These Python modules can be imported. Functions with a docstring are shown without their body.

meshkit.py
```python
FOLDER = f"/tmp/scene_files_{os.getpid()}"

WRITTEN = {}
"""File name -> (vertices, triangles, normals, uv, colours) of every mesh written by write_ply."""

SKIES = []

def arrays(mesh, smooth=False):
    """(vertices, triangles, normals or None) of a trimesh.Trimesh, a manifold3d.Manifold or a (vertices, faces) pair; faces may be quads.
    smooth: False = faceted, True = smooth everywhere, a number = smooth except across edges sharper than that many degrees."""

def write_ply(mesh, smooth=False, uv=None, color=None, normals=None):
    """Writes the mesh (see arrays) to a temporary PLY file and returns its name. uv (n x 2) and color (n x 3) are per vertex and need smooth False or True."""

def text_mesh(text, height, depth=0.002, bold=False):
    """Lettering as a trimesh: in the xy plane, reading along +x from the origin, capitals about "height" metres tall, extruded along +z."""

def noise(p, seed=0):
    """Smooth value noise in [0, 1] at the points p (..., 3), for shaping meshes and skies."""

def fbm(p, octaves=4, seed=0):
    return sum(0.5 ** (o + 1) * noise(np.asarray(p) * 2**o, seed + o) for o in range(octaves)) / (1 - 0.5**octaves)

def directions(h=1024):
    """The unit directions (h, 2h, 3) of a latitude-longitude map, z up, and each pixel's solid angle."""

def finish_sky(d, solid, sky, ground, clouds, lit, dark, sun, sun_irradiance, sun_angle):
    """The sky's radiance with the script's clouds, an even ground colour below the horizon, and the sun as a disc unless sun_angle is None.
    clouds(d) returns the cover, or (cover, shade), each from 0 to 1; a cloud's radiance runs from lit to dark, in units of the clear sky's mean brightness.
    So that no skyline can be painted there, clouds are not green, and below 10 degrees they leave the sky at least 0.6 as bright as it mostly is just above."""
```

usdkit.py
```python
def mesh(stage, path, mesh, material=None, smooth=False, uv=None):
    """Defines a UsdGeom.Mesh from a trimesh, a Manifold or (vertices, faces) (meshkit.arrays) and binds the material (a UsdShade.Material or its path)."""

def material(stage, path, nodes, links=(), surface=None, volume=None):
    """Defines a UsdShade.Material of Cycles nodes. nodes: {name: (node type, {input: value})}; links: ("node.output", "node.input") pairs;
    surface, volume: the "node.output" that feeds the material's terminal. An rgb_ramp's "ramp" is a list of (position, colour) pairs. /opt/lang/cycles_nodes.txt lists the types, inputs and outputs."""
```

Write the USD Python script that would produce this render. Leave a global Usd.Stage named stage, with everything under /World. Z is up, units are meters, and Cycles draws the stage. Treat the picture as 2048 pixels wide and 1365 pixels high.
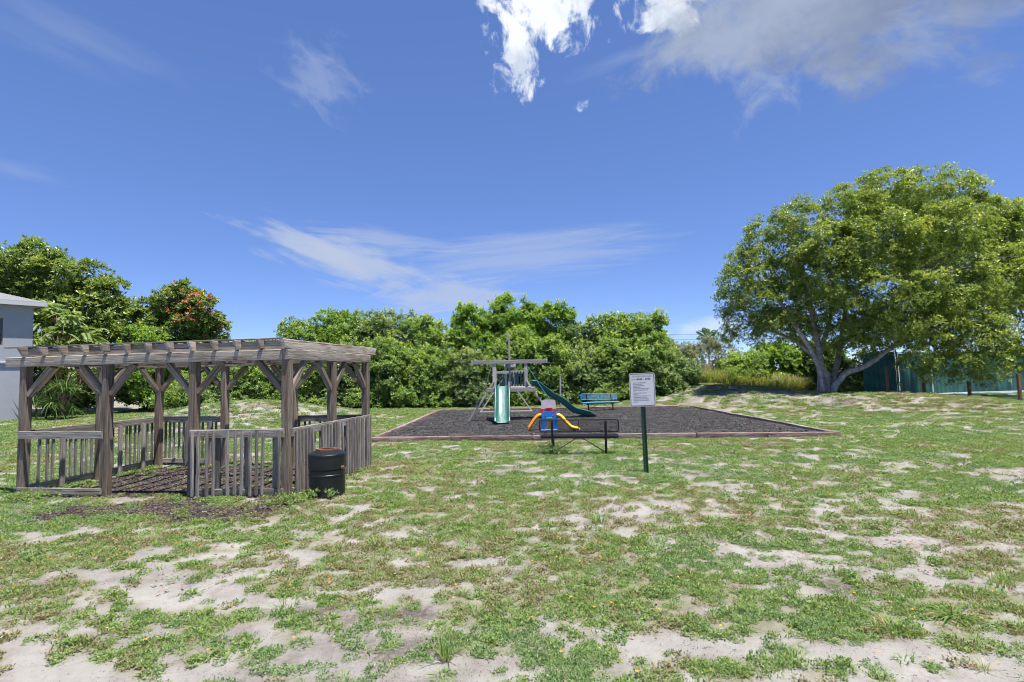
import math, random
import numpy as np
import trimesh
from shapely.geometry import Polygon, Point, box as sbox
from shapely.ops import unary_union
from pxr import Usd, UsdGeom, UsdLux, UsdShade, Gf, Sdf, Vt
import usdkit, meshkit

stage = Usd.Stage.CreateInMemory()
UsdGeom.SetStageUpAxis(stage, "Z"); UsdGeom.SetStageMetersPerUnit(stage, 1.0)
UsdGeom.Xform.Define(stage, "/World"); UsdGeom.Scope.Define(stage, "/World/Looks")

# ------------------------------------------------------------------ camera, sky, sun, exposure
F_PX, EYE = 1085.0, 1.95                      # focal length in pixels of the 2048 wide photograph, eye height
PITCH, ROLL = math.radians(3.51), math.radians(1.2)
EXPOSURE = 1.4
SKY_STRENGTH, SUN_STRENGTH = 0.15, 1.0
SUN_AZ, SUN_EL = math.radians(127), math.radians(75)
fwd = np.array([0, math.cos(PITCH), math.sin(PITCH)]); _u = np.array([0, -math.sin(PITCH), math.cos(PITCH)])
right = np.array([math.cos(ROLL), 0, 0]) - _u * math.sin(ROLL); up = _u * math.cos(ROLL) + np.array([math.sin(ROLL), 0, 0])
CAM = np.array([0, 0, EYE])
cam = UsdGeom.Camera.Define(stage, "/World/camera")
cam.CreateHorizontalApertureAttr(36.0); cam.CreateVerticalApertureAttr(36.0 * 682 / 1024)
cam.CreateFocalLengthAttr(36.0 * F_PX / 2048); cam.CreateClippingRangeAttr((0.05, 5000.0)); cam.CreateExposureAttr(EXPOSURE)
cam.AddTransformOp().Set(Gf.Matrix4d(*right, 0, *up, 0, *(-fwd), 0, *CAM, 1))
sun_dir = np.array([math.sin(SUN_AZ) * math.cos(SUN_EL), math.cos(SUN_AZ) * math.cos(SUN_EL), math.sin(SUN_EL)])
sun = UsdLux.DistantLight.Define(stage, "/World/sun")
sun.CreateIntensityAttr(SUN_STRENGTH); sun.CreateAngleAttr(0.5); sun.CreateNormalizeAttr(True); sun.CreateColorAttr(Gf.Vec3f(1, 0.95, 0.86))
_x = np.cross([0, 0, 1.0], sun_dir); _x /= np.linalg.norm(_x); _y = np.cross(sun_dir, _x)
sun.AddTransformOp().Set(Gf.Matrix4d(*_x, 0, *_y, 0, *sun_dir, 0, 0, 0, 30, 1))


def ray(u, v):
    return fwd + right * (u - 1024) / F_PX + up * (682.5 - v) / F_PX


def at(u, v, Y):
    """The point that shows at pixel (u, v) of the photograph and stands Y metres away."""
    d = ray(u, v)
    return CAM + d * (Y / d[1])


def on_ground(u, v, z=0.0):
    d = ray(u, v)
    return CAM + d * ((z - EYE) / d[2])


def make_sky():
    N = {"tc": ("texture_coordinate", {}), "sky": ("sky_texture", dict(sky_type="single_scattering", sun_disc=False, sun_elevation=SUN_EL, sun_rotation=SUN_AZ, altitude=1500.0, air_density=0.47, aerosol_density=0.08, ozone_density=3.5)),
         "tone": ("gamma", dict(gamma=0.56)), "tint": ("hsv", dict(hue=0.517, saturation=1.48, value=1.09)), "bg": ("background_shader", dict(strength=SKY_STRENGTH))}
    links = [("sky.color", "tone.color"), ("tone.color", "tint.color")]
    last = "tint.color"
    # (pixel centre, half sizes in tangent units, tilt, noise scale (along, across), edge sharpness, opacity, lit colour)
    W, G = (2.6, 2.7, 2.85), (0.76, 0.9, 1.22)
    F, Ci = (1.0, 1.2, 1.62), (1.3, 1.5, 1.95)
    clouds = [
        ((1090, -5), (0.1, 0.09), 0.1, (24, 16), 2.6, 1.4, 0.95, W),
        ((1032, 90), (0.05, 0.11), 0.25, (28, 18), 2.5, 1.42, 0.95, W),
        ((1160, 85), (0.05, 0.045), 0.5, (40, 32), 2.4, 1.75, 0.7, W),
        ((1165, 216), (0.026, 0.02), 0.3, (60, 48), 2.4, 1.66, 0.75, W),
        ((1355, 8), (0.075, 0.06), -0.1, (24, 20), 2.2, 1.25, 0.95, W),
        ((1720, -60), (0.5, 0.22), 0.02, (7, 9), 1.6, 1.02, 0.85, G),
        ((1480, 55), (0.13, 0.17), 0.5, (15, 12), 2.2, 1.3, 0.75, F),
        ((1860, 80), (0.2, 0.11), -0.35, (9, 20), 1.8, 1.28, 0.55, F),
        ((635, 160), (0.1, 0.09), -0.6, (18, 34), 1.6, 1.0, 0.32, Ci),
        ((600, 490), (0.11, 0.034), -0.32, (9, 34), 1.8, 0.86, 0.8, Ci),
        ((730, 535), (0.13, 0.042), -0.3, (8, 32), 1.8, 0.86, 0.8, Ci),
        ((760, 480), (0.19, 0.036), -0.03, (5, 54), 1.7, 0.92, 0.5, Ci),
        ((1060, 512), (0.3, 0.055), 0.07, (4.0, 48), 1.6, 0.86, 0.45, Ci),
        ((905, 592), (0.14, 0.044), 0.08, (8, 38), 1.8, 0.86, 0.7, Ci),
        ((1430, 655), (0.07, 0.024), 0.1, (12, 26), 1.3, 0.6, 0.6, (2.0, 2.2, 2.6)),
        ((110, 60), (0.34, 0.1), -0.2, (5, 22), 0.9, 0.86, 0.22, Ci),
        ((20, 340), (0.1, 0.03), -0.1, (6, 40), 1.0, 0.8, 0.2, Ci),
        ((1250, 110), (0.2, 0.025), 0.2, (6, 50), 1.0, 0.8, 0.25, Ci),
    ]
    for i, (px, (a, b), tilt, (sx, sy), gain, thr, op, col) in enumerate(clouds):
        c = ray(*px); c /= np.linalg.norm(c)
        e1 = np.cross(c, [0, 0, 1.0]); e1 /= np.linalg.norm(e1); e2 = np.cross(e1, c)
        e1, e2 = e1 * math.cos(tilt) + e2 * math.sin(tilt), e2 * math.cos(tilt) - e1 * math.sin(tilt)
        k = f"c{i}"
        for nm, vec in (("x", e1), ("y", e2), ("z", c)):
            N[k + nm] = ("vector_math", dict(math_type="dot_product", vector2=tuple(vec)))
            links.append(("tc.generated", f"{k}{nm}.vector1"))
        N[k + "zz"] = ("math", dict(math_type="maximum", value2=0.02)); links.append((f"{k}z.value", f"{k}zz.value1"))
        for nm, s in (("x", a), ("y", b)):
            N[k + "p" + nm] = ("math", dict(math_type="divide")); links += [(f"{k}{nm}.value", f"{k}p{nm}.value1"), (f"{k}zz.value", f"{k}p{nm}.value2")]
            N[k + "q" + nm] = ("math", dict(math_type="multiply", value2=1 / s)); links.append((f"{k}p{nm}.value", f"{k}q{nm}.value1"))
        N[k + "v"] = ("combine_xyz", dict(z=0.0)); links += [(f"{k}qx.value", f"{k}v.x"), (f"{k}qy.value", f"{k}v.y")]
        N[k + "len"] = ("vector_math", dict(math_type="length")); links.append((f"{k}v.vector", f"{k}len.vector1"))
        N[k + "w"] = ("combine_xyz", dict(z=3.7 * i)); links += [(f"{k}px.value", f"{k}w.x"), (f"{k}py.value", f"{k}w.y")]
        N[k + "m"] = ("mapping", dict(scale=(sx, sy, 1.0))); links.append((f"{k}w.vector", f"{k}m.vector"))
        N[k + "n"] = ("noise_texture", dict(scale=1.0, detail=9.0, roughness=0.62, distortion=0.35)); links.append((f"{k}m.vector", f"{k}n.vector"))
        # cover = smoothstep(noise * gain + (1 - len) * 0.75, thr, thr + 0.3)
        N[k + "f"] = ("math", dict(math_type="multiply_add", value2=-0.75, value3=0.75)); links.append((f"{k}len.value", f"{k}f.value1"))
        N[k + "s"] = ("math", dict(math_type="multiply_add", value2=gain)); links += [(f"{k}n.fac", f"{k}s.value1"), (f"{k}f.value", f"{k}s.value3")]
        N[k + "r"] = ("map_range", dict(range_type="smoothstep", from_min=thr, from_max=thr + (0.4 if op > 0.81 else 0.6), to_min=0.0, to_max=op, clamp=True)); links.append((f"{k}s.value", f"{k}r.value"))
        N[k + "g"] = ("math", dict(math_type="greater_than", value2=0.1)); links.append((f"{k}z.value", f"{k}g.value1"))
        N[k + "o"] = ("math", dict(math_type="multiply")); links += [(f"{k}r.result", f"{k}o.value1"), (f"{k}g.value", f"{k}o.value2")]
        N[k + "mix"] = ("mix_color", dict(blend_type="mix", b=col, use_clamp=False))
        if col is W or col is G:
            N[k + "m2"] = ("mapping", dict(scale=(sx * 0.55, sy * 0.55, 1.0), location=(0.3, -0.45, 5.0))); links.append((f"{k}w.vector", f"{k}m2.vector"))
            N[k + "n2"] = ("noise_texture", dict(scale=1.0, detail=7.0, roughness=0.55)); links.append((f"{k}m2.vector", f"{k}n2.vector"))
            N[k + "k2"] = ("map_range", dict(range_type="smoothstep", from_min=0.36, from_max=0.6, clamp=True)); links.append((f"{k}n2.fac", f"{k}k2.value"))
            dim = tuple(c_ * q_ for c_, q_ in zip(col, (0.62, 0.68, 0.77) if col is not G else (0.85, 0.87, 0.9)))
            N[k + "lit"] = ("mix_color", dict(a=dim, b=col if col is not G else (1.08, 1.23, 1.55), use_clamp=False))
            links += [(f"{k}k2.result", f"{k}lit.fac"), (f"{k}lit.result", f"{k}mix.b")]
        links += [(last, f"{k}mix.a"), (f"{k}o.value", f"{k}mix.fac")]
        last = f"{k}mix.result"
    links.append((last, "bg.color"))
    m = usdkit.material(stage, "/World/Looks/sky_air", N, links, surface="bg.background")
    d = UsdLux.DomeLight.Define(stage, "/World/sky")
    UsdShade.MaterialBindingAPI.Apply(d.GetPrim()).Bind(m)
    d.GetPrim().SetCustomDataByKey("kind", "structure")


make_sky()

# ------------------------------------------------------------------ helpers: names, things, parts
_used = {}


def free(path):
    n = _used.get(path, 0); _used[path] = n + 1
    return path if n == 0 else f"{path}_{n:03d}"


def tag(prim, label=None, cat=None, group=None, kind=None):
    for k, v in (("label", label), ("category", cat), ("group", group), ("kind", kind)):
        if v:
            prim.SetCustomDataByKey(k, v)
    return prim


def mat4(R=None, t=(0, 0, 0)):
    m = np.eye(4)
    if R is not None:
        m[:3, :3] = R
    m[:3, 3] = t
    return m


def put(xf, m):
    xf.AddTransformOp().Set(Gf.Matrix4d(*np.asarray(m, float).T.ravel().tolist()))


def thing(name, label, cat, loc=(0, 0, 0), rotz=0.0, group=None):
    x = UsdGeom.Xform.Define(stage, free("/World/" + name))
    x.AddTranslateOp().Set(Gf.Vec3d(*map(float, loc)))
    if rotz:
        x.AddRotateZOp().Set(math.degrees(rotz))
    tag(x.GetPrim(), label, cat, group)
    return str(x.GetPath())


def part(parent, name, mesh, mat, smooth=False, m=None, label=None, tint=None, kind=None, uv=None):
    p = usdkit.mesh(stage, free(f"{parent}/{name}"), mesh, mat, smooth)
    if m is not None:
        put(p, m)
    if tint is not None:
        UsdGeom.PrimvarsAPI(p).CreatePrimvar("tint", Sdf.ValueTypeNames.FloatArray, "vertex").Set(Vt.FloatArray.FromNumpy(np.asarray(tint, np.float32)))
    tag(p.GetPrim(), label, kind=kind)
    return str(p.GetPath())


def solo(name, mesh, mat, label=None, cat=None, smooth=False, kind=None, group=None, tint=None):
    p = part("/World", name, mesh, mat, smooth, tint=tint)
    tag(stage.GetPrimAtPath(p), label, cat, group, kind)
    return p


def cat(*ms):
    return trimesh.util.concatenate(list(ms))


def rotz(a):
    return np.array([[math.cos(a), -math.sin(a), 0], [math.sin(a), math.cos(a), 0], [0, 0, 1.0]])


def frame_x(d, upv=(0, 0, 1)):
    """A rotation whose x axis runs along d and whose z axis is near upv."""
    x = np.asarray(d, float); x = x / np.linalg.norm(x)
    u = np.asarray(upv, float)
    if abs(x @ u) > 0.98:
        u = np.array([0, 1.0, 0])
    y = np.cross(u, x); y /= np.linalg.norm(y)
    return np.stack([x, y, np.cross(x, y)], 1)


def timber(L, w, h, seg=None, rough=0.004, ch=0.006, seed=0, miter0=0.0, miter1=0.0, warp=0.0):
    """A sawn board along +x, centred on y and z: chamfered edges, worn and slightly uneven. miter: how far the top runs past the bottom at each end."""
    seg = seg or max(2, int(L / 0.12))
    a, b, c = w / 2, h / 2, ch
    ring = np.array([(-a + c, -b), (a - c, -b), (a, -b + c), (a, b - c), (a - c, b), (-a + c, b), (-a, b - c), (-a, -b + c)])
    xs = np.linspace(0, L, seg + 1)
    P = np.zeros((seg + 1, 8, 3))
    P[..., 0] = xs[:, None]; P[..., 1:] = ring[None]
    if rough:
        q = P * np.array([3.0, 30.0, 30.0]) + seed * 17.3
        P[..., 1] += (meshkit.fbm(q, 3, seed) - 0.5) * 2 * rough
        P[..., 2] += (meshkit.fbm(q + 91.0, 3, seed + 5) - 0.5) * 2 * rough
    if warp:
        P[..., 2] += warp * np.sin(np.pi * xs / L)[:, None]
    t = xs / L
    zz = (P[..., 2] / h + 0.5)
    P[..., 0] += -miter0 * zz * np.clip(1 - t * 4, 0, 1)[:, None] + miter1 * zz * np.clip(t * 4 - 3, 0, 1)[:, None]
    V = P.reshape(-1, 3)
    F = []
    for i in range(seg):
        for j in range(8):
            k = (j + 1) % 8
            F += [(i * 8 + j, i * 8 + k, (i + 1) * 8 + k), (i * 8 + j, (i + 1) * 8 + k, (i + 1) * 8 + j)]
    e = seg * 8
    for j in range(1, 7):
        F += [(0, j + 1, j), (e, e + j, e + j + 1)]
    m = trimesh.Trimesh(V, np.array(F)[:, ::-1], process=False)
    if m.volume < 0:
        m.invert()
    return m


def beam(parent, name, p0, p1, w, h, mat, upv=(0, 0, 1), label=None, **k):
    """A timber from p0 to p1, in the parent's space, its grain along its own x."""
    p0, p1 = np.asarray(p0, float), np.asarray(p1, float)
    L = np.linalg.norm(p1 - p0)
    _seed[0] += 1
    return part(parent, name, timber(L, w, h, seed=_seed[0], **k), mat, m=mat4(frame_x(p1 - p0, upv), p0), label=label, smooth=35)


_seed = [0]


def bx(x0, x1, y0, y1, z0, z1, ch=0.0):
    if not ch:
        m = trimesh.creation.box([x1 - x0, y1 - y0, z1 - z0]); m.apply_translation([(x0 + x1) / 2, (y0 + y1) / 2, (z0 + z1) / 2]); return m
    pts = []
    for sx in (0, 1):
        for sy in (0, 1):
            for sz in (0, 1):
                p = np.array([(x0, x1)[sx], (y0, y1)[sy], (z0, z1)[sz]], float)
                s = np.array([1 - 2 * sx, 1 - 2 * sy, 1 - 2 * sz]) * ch
                for k in range(3):
                    q = p + s; q[k] = p[k]; pts.append(q)
    return trimesh.convex.convex_hull(np.array(pts))


def tube(pts, radii, sides=8, caps=True, closed=False):
    p = np.asarray(pts, float); n = len(p)
    r = np.broadcast_to(np.asarray(radii, float), (n,))
    t = np.gradient(p, axis=0) if not closed else np.roll(p, -1, 0) - np.roll(p, 1, 0)
    t /= np.linalg.norm(t, axis=1, keepdims=True) + 1e-12
    a = np.zeros_like(t); ref = np.array([0, 0, 1.0]) if abs(t[0, 2]) < 0.9 else np.array([1.0, 0, 0])
    for i in range(n):
        v = ref - t[i] * (ref @ t[i]); v /= np.linalg.norm(v) + 1e-12; a[i] = v; ref = v
    b = np.cross(t, a); ang = np.arange(sides) * 2 * np.pi / sides
    V = (p[:, None] + r[:, None, None] * (np.cos(ang)[None, :, None] * a[:, None] + np.sin(ang)[None, :, None] * b[:, None])).reshape(-1, 3)
    F = []
    for i in range(n if closed else n - 1):
        for j in range(sides):
            k, i2 = (j + 1) % sides, (i + 1) % n
            F += [(i * sides + j, i * sides + k, i2 * sides + k), (i * sides + j, i2 * sides + k, i2 * sides + j)]
    if caps and not closed:
        e = (n - 1) * sides
        for j in range(1, sides - 1):
            F += [(0, j + 1, j), (e, e + j, e + j + 1)]
    return trimesh.Trimesh(V, F, process=False)


def sheet(sections, thick=0.0):
    """A surface through sections (n x m x 3), with thickness along its normal when given."""
    S = np.asarray(sections, float); n, m = S.shape[:2]
    def quads(off, flip):
        i, j = np.meshgrid(np.arange(n - 1), np.arange(m - 1), indexing="ij")
        q = np.stack([i * m + j, (i + 1) * m + j, (i + 1) * m + j + 1, i * m + j + 1], -1).reshape(-1, 4) + off
        if flip: q = q[:, ::-1]
        return np.vstack([q[:, [0, 1, 2]], q[:, [0, 2, 3]]])
    V = S.reshape(-1, 3); Fs = [quads(0, False)]
    if thick:
        du, dv = np.gradient(S, axis=0), np.gradient(S, axis=1)
        nn = np.cross(du, dv); nn /= np.linalg.norm(nn, axis=-1, keepdims=True) + 1e-12
        V = np.vstack([V, (S - nn * thick).reshape(-1, 3)]); Fs.append(quads(n * m, True))
        edge = [i * m for i in range(n)] + [(n - 1) * m + j for j in range(1, m)] + [i * m + m - 1 for i in range(n - 2, -1, -1)] + [j for j in range(m - 2, 0, -1)]
        for a, b in zip(edge, edge[1:] + edge[:1]):
            Fs.append(np.array([(a, a + n * m, b), (b, a + n * m, b + n * m)]))
    return trimesh.Trimesh(V, np.vstack(Fs), process=False)


def smoothstep(a, b, x):
    t = np.clip((x - a) / (b - a), 0, 1)
    return t * t * (3 - 2 * t)


def path3(pts, n):
    """A Catmull-Rom curve through pts."""
    p = np.asarray(pts, float); p = np.vstack([2 * p[0] - p[1], p, 2 * p[-1] - p[-2]])
    out = []
    for t in np.linspace(0, len(p) - 3 - 1e-9, n):
        i = int(t); f = t - i; a, b, c, d = p[i:i + 4]
        out.append(0.5 * (2 * b + (c - a) * f + (2 * a - 5 * b + 4 * c - d) * f * f + (3 * b - a - 3 * c + d) * f ** 3))
    return np.array(out)


# ------------------------------------------------------------------ materials
def simple(name, col, rough=0.5, var=0.12, scale=6.0, bump=0.0, bscale=60.0, spec=0.4, metal=0.0, coat=0.0):
    """A plain surface with uneven tone (and grain when bump is given)."""
    c = np.array(col)
    N = {"tc": ("texture_coordinate", {}), "n": ("noise_texture", dict(scale=scale, detail=5.0, roughness=0.6)), "r": ("rgb_ramp", {"ramp": [(0.3, tuple(c * (1 - var))), (0.7, tuple(np.minimum(c * (1 + var), 1)))]}),
         "p": ("principled_bsdf", dict(roughness=rough, specular_ior_level=spec, metallic=metal, coat_weight=coat))}
    L = [("tc.object", "n.vector"), ("n.fac", "r.fac"), ("r.color", "p.base_color")]
    if bump:
        N |= {"n2": ("noise_texture", dict(scale=bscale, detail=4.0)), "b": ("bump", dict(strength=bump, distance=0.01))}
        L += [("tc.object", "n2.vector"), ("n2.fac", "b.height"), ("b.normal", "p.normal")]
    return usdkit.material(stage, "/World/Looks/" + name, N, L, surface="p.BSDF")


def wood(name, dark, mid, light, stain, crack=0.5, rough=0.8, fine=38.0):
    """Weathered timber: grain along the board's x, darker checks, brown stain here and there, each board its own tone."""
    N = {"tc": ("texture_coordinate", {}), "oi": ("object_info", {}),
         "off": ("vector_math", dict(math_type="scale", scale=37.0)), "one": ("combine_xyz", {}), "add": ("vector_math", dict(math_type="add")),
         "m": ("mapping", dict(scale=(2.2, fine, fine))), "n": ("noise_texture", dict(scale=1.0, detail=6.0, roughness=0.65, distortion=0.6)),
         "r": ("rgb_ramp", {"ramp": [(0.28, dark), (0.5, mid), (0.72, light)]}),
         "ms": ("mapping", dict(scale=(1.6, 6.0, 6.0))), "ns": ("noise_texture", dict(scale=1.0, detail=4.0, roughness=0.6)), "rs": ("rgb_ramp", {"ramp": [(0.48, (0, 0, 0)), (0.68, (0.75, 0.75, 0.75))]}),
         "mix": ("mix_color", dict(b=stain)),
         "mc": ("mapping", dict(scale=(1.1, fine * 0.9, fine * 0.9), location=(3.0, 1.0, 5.0))), "nc": ("noise_texture", dict(scale=1.0, detail=3.0, roughness=0.5)), "rc": ("rgb_ramp", {"ramp": [(0.33, (1 - crack,) * 3), (0.4, (1, 1, 1))]}),
         "mul": ("mix_color", dict(blend_type="multiply", fac=1.0)), "tone": ("map_range", dict(to_min=0.66, to_max=1.22)), "hv": ("hsv", dict(hue=0.5, saturation=1.0)),
         "h": ("math", dict(math_type="multiply")), "b": ("bump", dict(strength=0.6, distance=0.012)), "p": ("principled_bsdf", dict(roughness=rough, specular_ior_level=0.25))}
    L = [("oi.random", "one.x"), ("oi.random", "one.y"), ("one.vector", "off.vector1"), ("tc.object", "add.vector1"), ("off.vector", "add.vector2"),
         ("add.vector", "m.vector"), ("m.vector", "n.vector"), ("n.fac", "r.fac"), ("add.vector", "ms.vector"), ("ms.vector", "ns.vector"), ("ns.fac", "rs.fac"),
         ("r.color", "mix.a"), ("rs.color", "mix.fac"), ("add.vector", "mc.vector"), ("mc.vector", "nc.vector"), ("nc.fac", "rc.fac"), ("mix.result", "mul.a"), ("rc.color", "mul.b"),
         ("oi.random", "tone.value"), ("tone.result", "hv.value"), ("mul.result", "hv.color"), ("hv.color", "p.base_color"),
         ("n.fac", "h.value1"), ("rc.color", "h.value2"), ("h.value", "b.height"), ("b.normal", "p.normal")]
    return usdkit.material(stage, "/World/Looks/" + name, N, L, surface="p.BSDF")


def leafmat(name, cols, transl=0.3, rough=0.45, spec=0.35):
    """Leaves: the colour of each leaf comes from its own tint; some light passes through."""
    N = {"a": ("attribute", dict(attribute="tint")), "r": ("rgb_ramp", {"ramp": cols}), "p": ("principled_bsdf", dict(roughness=rough, specular_ior_level=spec)),
         "g": ("mix_color", dict(blend_type="multiply", fac=1.0, b=(1.25, 1.3, 0.55), use_clamp=False)), "t": ("translucent_bsdf", {}), "m": ("mix_closure", dict(fac=transl))}
    L = [("a.fac", "r.fac"), ("r.color", "p.base_color"), ("r.color", "g.a"), ("g.result", "t.color"), ("p.BSDF", "m.closure1"), ("t.BSDF", "m.closure2")]
    return usdkit.material(stage, "/World/Looks/" + name, N, L, surface="m.closure")


M = {}
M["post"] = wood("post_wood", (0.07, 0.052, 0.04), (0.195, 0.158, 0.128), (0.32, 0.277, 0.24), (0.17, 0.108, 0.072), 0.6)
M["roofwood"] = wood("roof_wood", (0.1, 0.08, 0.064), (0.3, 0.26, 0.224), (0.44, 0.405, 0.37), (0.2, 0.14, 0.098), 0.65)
M["railwood"] = wood("rail_wood", (0.08, 0.071, 0.064), (0.235, 0.215, 0.198), (0.37, 0.345, 0.325), (0.16, 0.125, 0.1), 0.6)
M["border"] = wood("border_wood", (0.11, 0.065, 0.055), (0.23, 0.165, 0.15), (0.36, 0.31, 0.3), (0.13, 0.055, 0.045), 0.5, fine=14)
M["playwood"] = wood("play_wood", (0.3, 0.27, 0.26), (0.4, 0.37, 0.355), (0.47, 0.44, 0.43), (0.36, 0.32, 0.295), 0.12, fine=26)
M["fencewood"] = wood("fence_wood", (0.09, 0.045, 0.025), (0.26, 0.13, 0.07), (0.36, 0.2, 0.11), (0.16, 0.08, 0.05), 0.4)
M["slat"] = simple("slat_paint", (0.006, 0.035, 0.045), 0.5)
M["slide"] = simple("green_plastic", (0.03, 0.2, 0.17), 0.22, 0.1, 3.0, spec=0.6)
M["slide_dark"] = simple("dark_green_plastic", (0.008, 0.07, 0.058), 0.3, 0.15, 4.0, spec=0.5)
M["rope"] = simple("teal_rope", (0.01, 0.19, 0.24), 0.7)
M["chain"] = simple("grey_chain", (0.16, 0.17, 0.2), 0.45, metal=0.5)
M["bolt"] = simple("bright_bracket", (0.65, 0.58, 0.4), 0.5)
M["toy_white"] = simple("white_plastic", (0.48, 0.465, 0.49), 0.45)
M["toy_red"] = simple("red_plastic", (0.62, 0.02, 0.035), 0.35)
M["toy_blue"] = simple("blue_plastic", (0.015, 0.17, 0.56), 0.35)
M["toy_orange"] = simple("orange_plastic", (0.85, 0.26, 0.02), 0.35)
M["toy_yellow"] = simple("yellow_plastic", (0.86, 0.43, 0.015), 0.35)
M["toy_green"] = simple("lime_plastic", (0.06, 0.34, 0.04), 0.4)
M["black_steel"] = simple("black_coated_steel", (0.005, 0.005, 0.006), 0.4, 0.2, 8.0, spec=0.4)
M["blue_steel"] = simple("blue_coated_steel", (0.07, 0.3, 0.5), 0.35, 0.15, 8.0, spec=0.5)
M["barrel"] = simple("black_barrel", (0.007, 0.009, 0.01), 0.38, 0.45, 5.0, 0.05, 25.0, spec=0.45)
M["rust"] = simple("rusty_steel", (0.17, 0.065, 0.042), 0.85, 0.45, 22.0, 0.3)
M["sign_white"] = simple("sign_white", (0.5, 0.51, 0.55), 0.45, 0.04)
M["ink"] = simple("sign_ink", (0.025, 0.025, 0.03), 0.5)
M["grey_ink"] = simple("sign_grey_ink", (0.12, 0.12, 0.14), 0.5)
M["green_post"] = simple("green_post_paint", (0.012, 0.05, 0.03), 0.5, 0.3, 20.0)
M["lilac"] = simple("pale_grey_steel", (0.3, 0.29, 0.36), 0.5)
M["galv"] = simple("galvanised_steel", (0.075, 0.085, 0.09), 0.45, 0.12, 10.0, metal=0.4)
M["bark"] = simple("grey_bark", (0.24, 0.21, 0.19), 0.9, 0.5, 5.0, 0.8, 22.0)
M["stem"] = simple("brown_stem", (0.09, 0.06, 0.04), 0.9, 0.4, 8.0, 0.5, 30.0)
M["redstem"] = simple("pinkish_stem", (0.3, 0.14, 0.12), 0.8)
M["screen"] = simple("teal_windscreen", (0.02, 0.085, 0.068), 0.75, 0.35, 1.6)
M["court"] = simple("court_surface", (0.2, 0.245, 0.31), 0.8, 0.08)
M["stucco"] = simple("grey_stucco", (0.27, 0.29, 0.335), 0.9, 0.06, 1.5, 0.55, 22.0)
M["trim"] = simple("white_trim", (0.4, 0.41, 0.43), 0.6, 0.05)
M["frame_brown"] = simple("brown_window_frame", (0.16, 0.09, 0.05), 0.5)
M["blind"] = simple("teal_blind", (0.03, 0.26, 0.36), 0.6)
M["dark_pane"] = usdkit.material(stage, "/World/Looks/window_glass", {"f": ("fresnel", dict(IOR=1.45)), "t": ("transparent_bsdf", dict(color=(0.75, 0.8, 0.82))), "g": ("glossy_bsdf", dict(roughness=0.03)), "m": ("mix_closure", {})},
                                 [("f.fac", "m.fac"), ("t.BSDF", "m.closure1"), ("g.BSDF", "m.closure2")], surface="m.closure")
M["room"] = simple("dim_room", (0.04, 0.04, 0.045), 0.9)
M["shingle"] = simple("grey_shingle", (0.16, 0.165, 0.175), 0.9, 0.25, 9.0, 0.4, 40.0)
M["bird"] = simple("grey_plumage", (0.09, 0.085, 0.085), 0.8)
M["cable"] = simple("cable_sheath", (0.03, 0.03, 0.035), 0.6)
M["litter"] = simple("dry_litter", (0.1, 0.07, 0.055), 0.9, 0.5, 3.0)
M["chip"] = leafmat("rubber_chip", [(0.0, (0.009, 0.009, 0.009)), (0.75, (0.03, 0.028, 0.029)), (0.93, (0.104, 0.096, 0.1)), (1.0, (0.272, 0.264, 0.272))], 0.0, 0.6, 0.4)
M["bark_chip"] = leafmat("bark_chips", [(0.0, (0.022, 0.018, 0.018)), (0.6, (0.075, 0.058, 0.052)), (0.9, (0.17, 0.135, 0.12)), (1.0, (0.4, 0.36, 0.33))], 0.0, 0.8, 0.2)
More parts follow.
